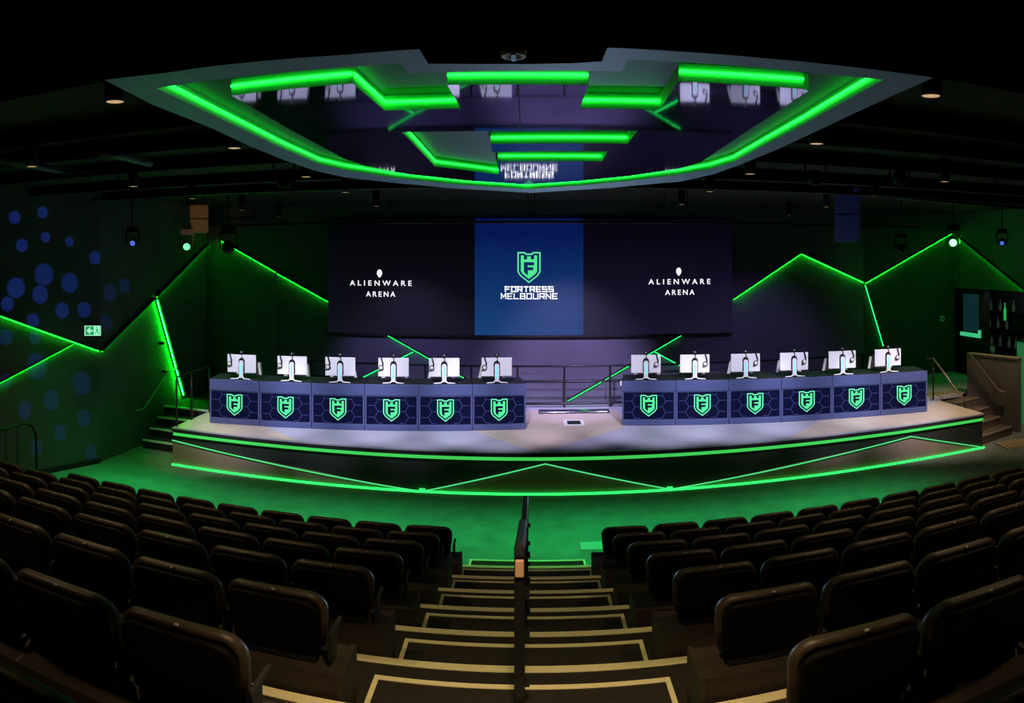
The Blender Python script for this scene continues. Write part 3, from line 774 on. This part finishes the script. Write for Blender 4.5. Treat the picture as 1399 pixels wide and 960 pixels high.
for bn, pa, pb, cols, choff in banks:
    d = (pb-pa).normalized(); rz = math.atan2(d.y, d.x); nb = Vector((-d.y, d.x, 0)); L = (pb-pa).length
    for i in range(6):
        c = pa + d*(L*(i+.5)/6)
        ow = '%s from the left in the %s bank' % (ORD[i], bn)
        dk = place(D0, 'd', c+Vector((0,0,.0005)), rz, 'slate gaming desk with green shield front, ' + ow, '%s bank of gaming desks' % bn)
        dk.scale = ((L/6)/DW, 1, 1)
        # monitor: where the line of sight through its stand meets the desk line
        q0 = pa + nb*.11; q1 = pb + nb*.11
        m = on_wall(cols[i], 500, q0, q1); m.z = HS+.861
        mrz = rz
        place(MON0, 'm', m, mrz, 'white backed monitor on a gaming desk, ' + ow, 'monitors on the %s desks' % bn)
        R = Matrix.Rotation(mrz, 4, 'Z')
        wc_ = place(WC0, 'w', m + R @ Vector((.0, .046, .476)), mrz, 'small black webcam on the monitor ' + ow, 'webcams on the monitors'); wc_.scale = (1.5,)*3
        hx = -.235 if bn == 'left' else .20
        hs_ = place(HD0, 'h', m + R @ Vector((hx, .048, .477)), mrz, 'headset hanging on the white monitor ' + ow, 'headsets on the monitors'); hs_.scale = (1.25,)*3
        cpos = on_wall(cols[i]+choff[i], 500, pa+nb*.98, pb+nb*.98); cpos.z = HS+.0005
        place(CH0, 'c', cpos, rz + math.radians(random.uniform(-14, 14)), 'black and white gaming chair behind the desk ' + ow, 'gaming chairs behind the %s desks' % bn)
p = Vector((1.73, 13.37, HS)); mb = MB(); mb.box(-.03, -.002, .05, .13, .76, .84); o = mb.build('socket_box', M_plate); o.location = p - Vector((.002, 0, 0)); o.rotation_euler.z = math.atan2(-.94, 6.13)
tag(o, 'small white socket box on the inner end of the right desk bank', 'socket')

# ------------------------------------------------------------------ shield canopy
cn = thing('canopy', 'shield shaped hanging canopy with mirrored face and green light channels', 'canopy', (0, 4.0, ZSOF))
def cz(px, py): p = on_z(px, py, ZSOF); return (p.x, p.y-4.0)
outer = [cz(*p) for p in ((142,109),(222,100),(302,89),(385,81),(470,75),(573,67),(585,87),(650,87.5),(722,87.5),(780,86.5),(822,84),(830,65),(930,70.5),(1050,80),(1160,91),(1276,106),(1218.6,131),(1118,178),(1060,205),(1007,226.5),(975,238),(930,248),(830,257),(725,263.5),(620,257.5),(540,250),(470,242),(430,233),(386,218),(340,199),(289,175),(208,143))]
outer = [(x, y) for x, y in outer]
g_out = [cz(*p) for p in ((213,120.5),(302,108),(385,99),(470,92),(547,86.5),(559,100),(640,98),(722,97.5),(790,97),(849.6,97),(858,81.6),(930,84.6),(1020,91),(1114.7,100.7),(1207,109),(1100,169),(1002,221.6),(970,231),(930,238),(860,247),(790,253.5),(719,258.3),(630,252.5),(540,243),(470,232),(436.7,224.5),(386,203),(300,162))]
g_in = [cz(*p) for p in ((316,130.5),(400,121),(482,114),(525.5,151),(577,149.5),(629.6,148),(611,116),(680,115.5),(740,115.5),(804,116),(792.5,148),(847,148.5),(901.7,149.5),(927,111),(1010,115.5),(1098,121.5),(1104.7,124.5),(1030,173),(957,221.7),(925,231),(860,240.5),(790,247.5),(719,252.2),(640,247),(560,238.5),(500,226.5),(470,216.7),(400,179))]
fl = [cz(*p) for p in ((549,180.5),(700,179.3),(871.5,178.8),(857,196.5),(670,196.8),(673,207.5),(830.5,206.6),(822,220.5),(680,220.3),(681.7,238.5),(594.5,227.5))]
D = .062
put('border', fill_mesh('canopy_border', [outer, g_out], M_bord), cn, (0, 0, 0))
put('mirror_panel', fill_mesh('canopy_mirror', [g_in, fl], M_mirror), cn, (0, 0, 0))
put('channel_roof', fill_mesh('canopy_roof', [outer], M_roof), cn, (0, 0, D))
def walls(name, loop, m, z0, z1):
    mb = MB(); n = len(loop)
    for i in range(n):
        a, b = loop[i], loop[(i+1) % n]
        mb._add([(a[0],a[1],z0), (b[0],b[1],z0), (b[0],b[1],z1), (a[0],a[1],z1)], [(0,1,2,3)], 0)
    return mb.build(name, m, cn)
walls('channel_wall', g_out, M_chan, 0, D); walls('channel_wall', g_in, M_chan, 0, D); walls('channel_wall', fl, M_chan, 0, D)
walls('rim', outer, M_soff, 0, .16)
def led_run(loop, idx, inward):
    """LED tape on the channel wall between consecutive loop points"""
    mb = MB()
    for i in idx:
        a, b = Vector((*loop[i], 0)), Vector((*loop[(i+1) % len(loop)], 0)); d = (b-a); L = d.length; d.normalize()
        n = Vector((-d.y, d.x, 0)); cxy = Vector((0, .3, 0)); mid = (a+b)/2
        # the side on which the wall faces the channel
        test = -1 if n.y > 0 else 1
        n = n*test
        if inward == 3: n = n if n.x > 0 else -n
        if inward == 2: n = Vector((-d.y, d.x, 0)); n = n if n.dot(Vector((0,-.3,0))-mid) > 0 else -n
        off = n*.006
        mb.bar(a+d*L*.005+off+Vector((0,0,D*.55)), b-d*L*.005+off+Vector((0,0,D*.55)), .010, .006, n)
    return mb.build('light_strip', M_ledc, cn)
led_run(g_out, [14,15], 2); led_run(g_out, [16,17,18,19,20], 2); led_run(g_out, [21,22,23,24,25], 2); led_run(g_out, [26,27], 2)
led_run(g_in, [0,1], 1); led_run(g_in, [2], 1); led_run(g_in, [3,4], 1); led_run(g_in, [6,7,8], 1); led_run(g_in, [10,11], 1); led_run(g_in, [12], 1); led_run(g_in, [13,14], 1)
led_run(fl, [3], 1); led_run(fl, [7], 1); led_run(fl, [9], 1); led_run(fl, [10], 3)
# fine mirror seam
mb = MB(); a, b = cz(708, 116), cz(711, 178.5); mb.bar((a[0],a[1],-.001), (b[0],b[1],-.001), .006, .002); mb.build('panel_seam', M_gap, cn)
for sx, sy in ((-1.1, -.9), (1.1, -.9), (-1.0, .8), (1.0, .8)):
    mb = MB(); mb.tube([(sx, sy, D+.002), (sx, sy, ZCEIL-ZSOF-.002)], .008, 6); mb.build('hanger', M_black, cn)
# ring sensor on the soffit
p = on_z(701, 70.5, ZSOF-.02); o = thing('ceiling_sensor', 'small round pale ring fitting on the black soffit above the canopy', 'ceiling fitting', (p.x, 2.07, ZSOF))
mb = MB(); mb.lathe([(.030,-.022), (.036,-.022), (.040,-.002), (.0,-.002)], (0,0,0), 24, cap=False); mb.lathe([(.030,-.022), (.022,-.012), (.0,-.012)], (0,0,0), 24, cap=False); mb.build('ring', mat('sensor_pale', (.8,.8,.9), .5), o)
mb = MB(); mb.box(-.007, .007, -.034, .034, -.026, -.012); mb.build('crossbar', M_black, o)

# ------------------------------------------------------------------ ceiling cans
def make_can():
    r = thing('downlight', 'can', 'downlight')
    mb = MB(); mb.lathe([(.056,.004), (.066,0), (.068,.004), (.068,.299), (.0,.299)], (0,0,0), 20, cap=False); mb.build('can', M_can, r)
    mb = MB(); mb.lathe([(.0,.006), (.057,.006)], (0,0,0), 20, cap=False); mb.build('lens', M_canl, r)
    return r
CAN = make_can(); CP = []
cans = [(157,140,'beside the left tip of the canopy'), (1272,132,'beside the right tip of the canopy'), (320,203,'just outside the left edge of the canopy'), (1115.6,197,'just outside the right edge of the canopy'),
        (43.5,228,'at the far left in front of the grey duct'), (418,242,'below the left bend of the canopy'), (1024.6,238,'below the right bend of the canopy'), (182.5,255,'over the blue-spotted wall left of the brown speaker'),
        (1290.6,248.5,'far right above the bright green lamp'), (263,271.5,'directly above the brown speaker'), (330.5,287,'right of the brown speaker'), (381,297.5,'over the left light line on the back wall'),
        (1195,268,'just right of the blue-lit speaker'), (1129,283,'just left of the blue-lit speaker'), (1078,294,'above the right wall peak beside the screen'), (969.6,262,'above the right emblem of the screen near the canopy'),
        (931,279.5,'above the right lettering of the screen'), (472,263,'left of the canopy point above the screen'), (514,282,'above the left lettering of the screen')]
for i, (px, py, wh) in enumerate(cans):
    p = on_z(px, py, E+1.0)
    if p.y > YB-.3: p = Vector((p.x*(YB-.4)/p.y, YB-.4, p.z))
    lab = 'small black can downlight ' + wh
    if i == 0: CAN.location = p; CAN['label'] = lab; CAN['group'] = 'ceiling can downlights'; o = CAN
    else: o = dup(CAN, p, 0, lab, 'ceiling can downlights')
    CP.append(p)

# ------------------------------------------------------------------ speakers, moving heads, bars, ducts
def speaker(px0, px1, py0, py1, rr, m, label, n):
    p0 = at_r((px0+px1)/2, py1, rr); p1 = at_r((px0+px1)/2, py0, rr); w = (px1-px0)/FP*rr; h = p1.z-p0.z
    r = thing('hanging_speaker', label, 'speaker', p0, -math.atan2(p0.x, p0.y)*.8)
    for k in range(n):
        z0, z1 = h*k/n+.006, h*(k+1)/n-.006
        mb = MB(); mb.prism([(-w/2,0,z0), (w/2,0,z0), (w*.36,.35,z0), (-w*.36,.35,z0)], (0,0,z1-z0)); o = mb.build('cabinet', m, r); bevel(o, .012)
        mb = MB(); mb.box(-w*.44, w*.44, -.012, -.001, z0+.02, z1-.02); mb.build('grille', m, o)
        mb = MB(); mb.box(w*.47, w*.5+.012, .02, .06, z0+.04, z1-.04); mb.build('rigging_plate', M_duct, o)
    for sx in (-1, 1):
        mb = MB(); mb.tube([(sx*w*.3, .15, h-.006), (sx*w*.3, .15, ZCEIL-p0.z-.002)], .010, 6); mb.build('hanger', M_black, r)
    return r
speaker(259, 284, 279, 318, 13.6, M_spkb, 'brown lit hanging speaker box above the left wall peak', 2)
speaker(1140, 1174, 254, 330, 12.4, M_spk, 'tall blue-lit hanging speaker column right of the big screen', 2)
def bar_thing(label, y, x0, x1, z, hang):
    r = thing('lighting_bar', label, 'lighting bar', ((x0+x1)/2, y, z), 0, 'black lighting bars')
    w = (x1-x0)/2
    mb = MB(); mb.tube([(-w,0,0), (w,0,0)], .025, 8); mb.build('pipe', M_rail, r)
    for t in hang:
        mb = MB(); mb.tube([(t-(x0+x1)/2,0,.024), (t-(x0+x1)/2,0,ZCEIL-z-.002)], .010, 6); mb.build('hanger', M_black, r)
bar_thing('long black lighting bar under the ceiling in front of the screen', 13.3, -7.2, 8.2, E+.72, (-6.5, -3, 0, 3, 6.5))
bar_thing('nearer black lighting bar crossing under the ceiling behind the canopy', 9.0, -6.5, 8.5, E+.95, (-6, -2.2, 2.2, 7))
def moving_head(px, py, rr, label, mlens, sz=1.0, face=1.0, dark=False, yaw=0.0):
    p = at_r(px, py, rr)
    r = thing('moving_head_light', label, 'stage light', p, -math.atan2(p.x, p.y)+yaw, 'moving head stage lights')
    s = sz
    mb = MB(); mb.lathe([(.0,-.12*s), (.075*s,-.12*s), (.095*s,-.02*s), (.085*s,.12*s), (.0,.15*s)], (0,.02,0), 14, axis='Y', cap=False); h = mb.build('head', M_black, r)
    h.rotation_euler = (math.radians(12), 0, 0)
    mb = MB(); mb.lathe([(.0,-.123*s), (.066*s*face,-.123*s)], (0,.02,0), 14, axis='Y', cap=False); mb.build('lens', mlens, h)
    mb = MB()
    for sx in (-1, 1): mb.box(sx*.12*s-.012, sx*.12*s+.012, -.03*s, .07*s, -.03*s, .20*s)
    mb.box(-.132*s, .132*s, -.04*s, .08*s, .20*s, .225*s); mb.build('yoke', M_black, r)
    mb = MB(); mb.box(-.11*s, .11*s, -.07*s, .11*s, .226*s, .30*s); mb.build('base_box', M_black, r)
    mb = MB(); mb.tube([(0,.02,.30*s), (0,.02,ZCEIL-p.z-.002)], .015, 6); mb.build('hanger', M_black, r)
    return p
heads = [(255,335.5,13.0,'moving head light with glowing green lens left of the left wall peak', M_hgreen, 1.0, 1.0),
 (181,331,12.0,'small moving head light with blue lens over the blue-spotted wall', M_hblue, .9, .75),
 (312,338,13.2,'dark moving head light just right of the left wall peak', M_lens, 1.3, .5),
 (1302,330,15.0,'moving head light with blazing green lens at the right wall peak', M_hgreen2, 1.2, 1.0),
 (1369,331,14.0,'moving head light with blue lens at the far right', M_hblue, .9, .7),
 (1231,339,14.0,'moving head light with dim greenish lens left of the right peak', M_lens, 1.0, .6),
 (388,246,9.0,'dark moving head light on the nearer bar left of the canopy', M_lens, 1.1, .6),
 (1114,243,9.0,'dark moving head light on the nearer bar right of the canopy', M_lens, 1.1, .6),
 (1229,243,9.4,'dark moving head light on the nearer bar above the long right line', M_lens, 1.1, .6)]
HP = [moving_head(*h) for h in heads]
for px, py, w, lab in ((726, 284, 10, 'small black bracket hanging above the blue screen panel'), (540, 290, 7, 'small black bracket hanging above the left screen lettering'), (903, 289, 7, 'small black bracket hanging above the right screen lettering')):
    p = at_r(px, py, 13.2); r = thing('pipe_bracket', lab, 'bracket', p, 0, 'brackets on the lighting bar')
    mb = MB(); mb.box(-.07, -.055, -.02, .02, -.10, .30); mb.box(.055, .07, -.02, .02, -.10, .30); mb.build('hanging_arm', M_rail, r)
    mb = MB(); mb.box(-.07, .07, -.02, .02, -.115, -.10); mb.build('cross_plate', M_rail, r)
def duct(pts, r_, label):
    mb = MB(); P0 = Vector(pts[0]); mb.tube([Vector(p)-P0 for p in pts], r_, 12)
    o = mb.build('ventilation_duct', M_duct); o.location = P0; tag(o, label, 'duct', 'grey ceiling ducts'); return o
duct([on_z(-40, 213, E+1.12), on_z(60, 229, E+1.12), on_z(123, 239, E+1.12), on_z(127, 244, E+1.06)], .045, 'grey round duct under the ceiling at the far left')
duct([on_z(130, 206, E+1.18), on_z(165, 213, E+1.18), on_z(205, 223, E+1.18)], .045, 'short grey duct under the ceiling beside the canopy left edge')
duct([on_z(1225, 269, E+1.05), on_z(1300, 276, E+1.05), on_z(1410, 285, E+1.05)], .035, 'thin grey duct under the ceiling on the far right')

# ------------------------------------------------------------------ exit sign
w = on_wall(122.5, 451, A0, A1); dA = Vector((A1[0]-A0[0], A1[1]-A0[1], 0)).normalized(); nA = Vector((dA.y, -dA.x, 0))
ex = thing('exit_sign', 'green and white running man exit sign on the left wall', 'exit sign', w+nA*.10, math.atan2(-dA.x, dA.y)*1.0)
ex.rotation_euler = (0, 0, math.radians(34))
sw, sh = .155, .095
mb = MB(); mb.box(-sw-.02, sw+.02, .0, .05, -sh-.02, sh+.02); mb.build('housing', M_black, ex)
mb = MB(); mb.box(-sw-.055, -sw-.03, .0, .05, -sh, sh*.9); mb.build('end_cap', mat('sign_cap', (.4,.4,.5), .5), ex)
def flat(nm, pts, m, y): mb = MB(); mb.prism([(x*sw, y, z*sh) for x, z in pts], (0, .002, 0)); return mb.build(nm, m, ex)
flat('sign_face', [(-1,-1),(1,-1),(1,1),(-1,1)], M_exitw, -.003)
flat('arrow_field', [(-.88,-.85),(.12,-.85),(.12,.85),(-.88,.85)], M_exitg, -.006)
flat('arrow', [(-.75,0),(-.40,.62),(-.22,.62),(-.42,.18),(.0,.18),(.0,-.18),(-.42,-.18),(-.22,-.62),(-.40,-.62)], M_exitw, -.009)
mb = MB(); y = -.009
def limb(a, b, t): mb.bar((a[0]*sw, y, a[1]*sh), (b[0]*sw, y, b[1]*sh), .002, t*sh, Vector((0,1,0)).cross(Vector((b[0]-a[0], 0, b[1]-a[1]))))
limb((.50,.42), (.56,-.05), .30); limb((.56,-.05), (.38,-.40), .18); limb((.38,-.40), (.25,-.70), .15); limb((.56,-.05), (.72,-.35), .18); limb((.72,-.35), (.72,-.75), .15)
limb((.50,.36), (.34,.08), .13); limb((.52,.36), (.68,.10), .13)
mb.lathe([(.0,-.001), (.15*sh,-.001), (.15*sh,.001), (.0,.001)], (.46*sw, y, .68*sh), 12, axis='Y', cap=False)
mb.build('running_figure', M_exitg, ex)
flat('door_edge', [(.84,-.9),(.9,-.9),(.9,.9),(.84,.9)], M_exitg, -.006)
mb = MB(); mb.box(-.02, .02, .05, .13, -.02, .02); mb.build('bracket', M_black, ex)
# switch plates on the right wall
for px, py, s, lab, m in ((1287, 435, .075, 'small pale square switch plate on the dark right back wall', M_plate), (1249, 458.5, .03, 'tiny round button plate on the dark right back wall', M_duct)):
    p = on_wall(px, py, R1, R2); r = thing('switch_plate', lab, 'switch plate', (p.x, 16.6, p.z))
    mb = MB(); mb.box(-s, s, -.02, -.001, -s, s); bevel(mb.build('plate', m, r), .01)
    mb = MB(); mb.box(-s*.4, s*.4, -.028, -.02, -s*.4, s*.4); mb.build('rocker', M_black, r)

# ------------------------------------------------------------------ bar alcove on the right
def on_x(px, py, x): d = ray(px, py); k = x/d.x; return Vector((x, d.y*k, E+d.z*k))
p = on_x(1327, 430, 11.5)
XA = 11.38
a = on_x(1314, 397, XA); b = on_x(1340, 460, XA)
y0, y1 = min(a.y, b.y), max(a.y, b.y); zc0 = b.z; zc1 = a.z
cb = thing('display_cabinet', 'tall dark glass display cabinet with a green glowing base by the bar', 'cabinet', (XA, (y0+y1)/2, 0))
yl = (y1-y0)/2
mb = MB(); mb.box(.02, .30, -yl, yl, .003, zc1); mb.build('carcass', M_blackm, cb)
mb = MB(); mb.box(-.005, .018, -yl+.08, yl-.08, zc0+.12, zc1-.08); mb.build('glass_door', M_glassd, cb)
mb = MB()
for t in (-yl, yl-.06): mb.box(-.02, .018, t, t+.06, zc0, zc1)
mb.box(-.02, .018, -yl, yl, zc1-.07, zc1); mb.build('door_frame', M_black, cb)
mb = MB(); mb.box(-.06, .018, -yl, yl, zc0-.03, zc0+.07); mb.box(-.06, .018, -yl, -yl+.05, zc0+.07, zc0+.18); mb.build('glow_tray', M_tray, cb)
sh_ = thing('back_bar_shelf', 'dark shelving with small bottles at the back of the bar', 'shelf', (12.25, 15.2, 0))
mb = MB(); mb.box(.25, .33, -1.4, 1.3, .003, 2.9); mb.build('back_board', M_blackm, sh_)
for z in (1.45, 1.95, 2.45):
    mb = MB(); mb.box(.0, .25, -1.34, 1.24, z-.03, z); mb.build('shelf_board', M_black, sh_)
mb = MB(); mb.box(.0, .25, -1.4, -1.345, .003, 2.9); mb.build('upright', M_black, sh_)
mb = MB(); mb.box(.0, .25, 1.245, 1.3, .003, 2.9); mb.build('upright', M_black, sh_)
bt = MB(); bt.lathe([(.0,0), (.04,0), (.042,.02), (.042,.17), (.015,.22), (.014,.28), (.0,.28)], (0,0,0), 12, cap=False)
bc = MB(); bc.lathe([(.0,.281), (.016,.281), (.016,.305), (.0,.305)], (0,0,0), 10, cap=False)
bottle0 = None; n = 0
for z, ys in ((1.45, (-.9, -.5, -.2, .1, .5, .9)), (1.95, (-.6, .2, .6, 1.0)), (2.45, (-.1, .5, .95))):
    sn = {1.45: 'lowest', 1.95: 'middle', 2.45: 'top'}[z]
    for j, y in enumerate(ys):
        lab = 'small bottle, %s from the right on the %s back bar shelf' % (ORD[j], sn)
        loc = (12.37, 15.2+y, z+.001)
        if bottle0 is None:
            bottle0 = thing('bottle', lab, 'bottle', loc, 0, 'bottles on the back bar shelves'); bt.build('glass', M_bott, bottle0); bc.build('cap', M_lab, bottle0)
        else: dup(bottle0, loc, 0, lab)
g = on_x(1373, 425, 11.95)
o = bt.build('neon_bottle', M_bottg); o.name = 'bottle'; o.location = (12.85, g.y, 1.0); tag(o, 'tall glowing green bottle shaped light hanging in the bar', 'light'); o.name = 'hanging_bar_light'
o.scale = (.9, .9, 1.7); o.location = (g.x, g.y, g.z-.25)
cu = thing('bar_counter', 'green lit bar counter at the far right edge', 'counter', (10.75, 13.0, 0))
mb = MB(); mb.box(.0, .4, -1.1, .0, .003, E-1.95); mb.build('counter_body', M_bargr, cu)
mb = MB(); mb.box(-.02, .42, -1.12, .02, E-1.949, E-1.91); mb.build('counter_top', M_blackm, cu)
c2 = thing('bar_counter', 'dark bar counter under the shelves behind the tan wall', 'counter', (11.75, 14.6, 0))
mb = MB(); mb.box(.0, .4, -1.7, 1.3, .003, 1.19); mb.build('counter_body', M_blackm, c2)
mb = MB(); mb.box(-.01, .42, -1.72, 1.32, 1.192, 1.23); mb.build('counter_top', M_black, c2)
for px, nm in ((1346, 'left'), (1356, 'right')):
    p = on_x(px, 480, 11.9); o = thing('cup', 'white paper cup on the dark bar counter, %s of two' % nm, 'cup', (11.9, min(p.y, 15.8), 1.2305), 0, 'white cups on the bar')
    mb = MB(); mb.lathe([(.0,0), (.06,0), (.075,.26), (.065,.26), (.055,.03), (.0,.03)], (0,0,0), 14, cap=False); mb.build('cup_body', M_lab, o)
    mb = MB(); mb.lathe([(.05,.261), (.078,.261), (.078,.28), (.05,.28)], (0,0,0), 14, cap=False); mb.build('rim', M_lab, o)

# ------------------------------------------------------------------ lights
def aim(o, tgt): o.rotation_euler = (Vector(tgt)-o.location).to_track_quat('-Z', 'Y').to_euler()
def spot(name, loc, tgt, col, w, size=60, blend=.5, rad=.08):
    l = bpy.data.lights.new(name, 'SPOT'); l.color = col; l.energy = w; l.spot_size = math.radians(size); l.spot_blend = blend; l.shadow_soft_size = rad
    o = bpy.data.objects.new(name, l); C.objects.link(o); o.location = loc; aim(o, tgt); return o
def area(name, loc, tgt, col, w, sx, sy):
    l = bpy.data.lights.new(name, 'AREA'); l.color = col; l.energy = w; l.shape = 'RECTANGLE'; l.size = sx; l.size_y = sy
    o = bpy.data.objects.new(name, l); C.objects.link(o); o.location = loc; aim(o, tgt); return o
# stage wash from the bars
WB = (.80, .78, 1.0)
for x, tx, ty in ((-5.0, -5.2, 12.6), (-3.6, -3.6, 12.8), (-2.0, -2.1, 13.0), (-.6, -.6, 13.2), (2.3, 2.4, 13.3), (3.7, 3.8, 13.1), (5.2, 5.4, 12.8), (6.6, 7.0, 12.6)):
    spot('stage_wash', (x, 8.8, E+.85), (tx, ty-.2, HS+.45), WB, 1150, 34, .7, .10)
spot('stage_wash', (.8, 8.8, E+.85), (.8, 13.6, HS), (.78, .70, 1.0), 1000, 30, .7, .12)
spot('wall_wash', (.6, 11.5, E+.80), (.8, 15.6, HS+.45), (.62, .50, 1.0), 1500, 50, .9, .12)
spot('wall_wash', (4.6, 11.5, E+.80), (5.2, 15.6, HS+.55), (.50, .38, 1.0), 180, 54, .9, .12)
spot('wall_wash', (-3.2, 11.5, E+.80), (-2.6, 15.6, HS+.45), (.50, .40, 1.0), 480, 50, .9, .12)
spot('stage_wash', (7.2, 9.0, E+.85), (7.9, 12.6, HS), (1.0, .78, .58), 600, 40, .8, .12)
spot('stage_wash', (-6.0, 9.2, E+.85), (-6.1, 12.0, HS), (1.0, .78, .58), 300, 30, .8, .12)
# green wash over the pit
for x in (-6.0, -2.5, 1.0, 4.5):
    o = area('green_wash', (x, 9.7, ZCEIL-.3), (x, 9.72, 0), (.01, 1.0, .22), 31, 3.2, .3); o.data.spread = math.radians(42)
spot('green_wash', (-5.0, 9.8, ZCEIL-.3), (-6.9, 11.4, 0), (.01, 1.0, .2), 170, 40, .9, .2)
spot('green_peak', HP[3]+Vector((0, -.3, -.1)), (10.6, 16.6, E-.3), (.02, 1.0, .1), 70, 110, .8, .08)
# warm house light over the seats, from the soffit line
for x, y, w in ((-3.2, 1.9, 60), (0, 1.9, 120), (3.2, 1.9, 60), (-3.4, 4.6, 110), (3.4, 4.6, 110), (-5.5, 6.5, 100), (5.5, 6.5, 100), (-.05, 6.2, 170)):
    z = ZSOF-.02 if y < 2 else ZCEIL-.35
    mid = abs(x) < .5
    spot('house_light', (x, y, z), (x, y+(.9 if mid else .25), 0), (1.0, .68, .37), w*(2.5 if mid else 1), 78 if mid else 130, .8, .10)
spot('stair_light', (9.6, 11.2, ZCEIL-.35), (9.6, 12.6, 0), (1.0, .72, .45), 260, 60, .8, .1)
spot('canopy_fill', (.6, 11.2, .5), (0, 3.6, ZSOF), (.45, .66, 1.0), 380, 42, .8, .1)  # added fill lamp without a fixture, brightens the canopy border
spot('bar_fill', (11.75, 14.6, 3.6), (12.3, 15.4, 1.6), (.8, 1.0, .9), 9, 140, .8, .1)  # added lamp without a fixture, lifts the dark shelves
p = at_r(271, 300, 13.6); spot('speaker_fill', (p.x+1.0, p.y-2.2, p.z-.5), p, (1.0, .62, .30), 32, 26, .6, .05)  # added warm fill on the brown speaker, no fixture there
p = at_r(1157, 290, 12.4); spot('speaker_fill', (p.x-1.6, p.y-2.4, p.z-1.2), p, (.35, .40, 1.0), 42, 30, .6, .05)  # added blue fill on the speaker column, no fixture there
# blue gobo dots on the left wall
dots = [(30,335,11),(62,324,9),(130,352,11),(60,375,18),(95,386,16),(22,393,17),(55,402,15),(85,424,13),(115,423,13),(45,438,12),(8,460,13),(48,461,11),(112,523,18),(70,546,15),(34,560,13),(115,571,13),(82,591,11),(50,611,11),(124,618,11),(150,400,15),(170,390,13),(58,290,10),(20,297,11),(10,415,12),(50,500,20),(8,520,12),(95,330,8),(145,440,12)]
src = Vector((-2.6, 6.8, E+.7))
for px, py, r_ in dots:
    w_ = on_wall(px, py, A0, A1) if px < 135 else on_wall(px, py, A1, A2)
    dist = (w_-src).length; vr = (w_-Vector((0,0,E))).length*r_/FP*.92
    dim = .45 if (px > 140 or py > 440) else 1.0
    spot('blue_dot', src, w_, (.05, .13, 1.0), 1200*dim, 2*math.degrees(math.atan(vr/dist)), .45, .005)

# ------------------------------------------------------------------ world, colour, camera
wd = bpy.data.worlds.new('world'); scn.world = wd; wd.use_nodes = True
wd.node_tree.nodes['Background'].inputs[0].default_value = (.3, .35, .5, 1); wd.node_tree.nodes['Background'].inputs[1].default_value = .0
scn.view_settings.view_transform = 'Standard'; scn.view_settings.look = 'None'
scn.view_settings.exposure = 0; scn.view_settings.gamma = 1
try:
    scn.cycles.use_denoising = True; scn.cycles.max_bounces = 6; scn.cycles.diffuse_bounces = 3; scn.cycles.glossy_bounces = 3
    scn.cycles.sample_clamp_indirect = 3; scn.cycles.caustics_reflective = False; scn.cycles.caustics_refractive = False; scn.cycles.use_light_tree = True
except Exception: pass
cam = bpy.data.cameras.new('camera'); co = bpy.data.objects.new('camera', cam); C.objects.link(co)
co.location = (0, 0, E); co.rotation_euler = (PI/2, 0, 0)
cam.sensor_width = 36; cam.lens = 36*FP/1399
cam.type = 'PANO'; cam.panorama_type = 'CENTRAL_CYLINDRICAL'
cam.central_cylindrical_radius = 1.0
cam.central_cylindrical_range_u_min = -X0/FP; cam.central_cylindrical_range_u_max = (1399-X0)/FP
cam.central_cylindrical_range_v_min = -(960-HZ)/FP; cam.central_cylindrical_range_v_max = HZ/FP
cam.clip_end = 200
scn.camera = co
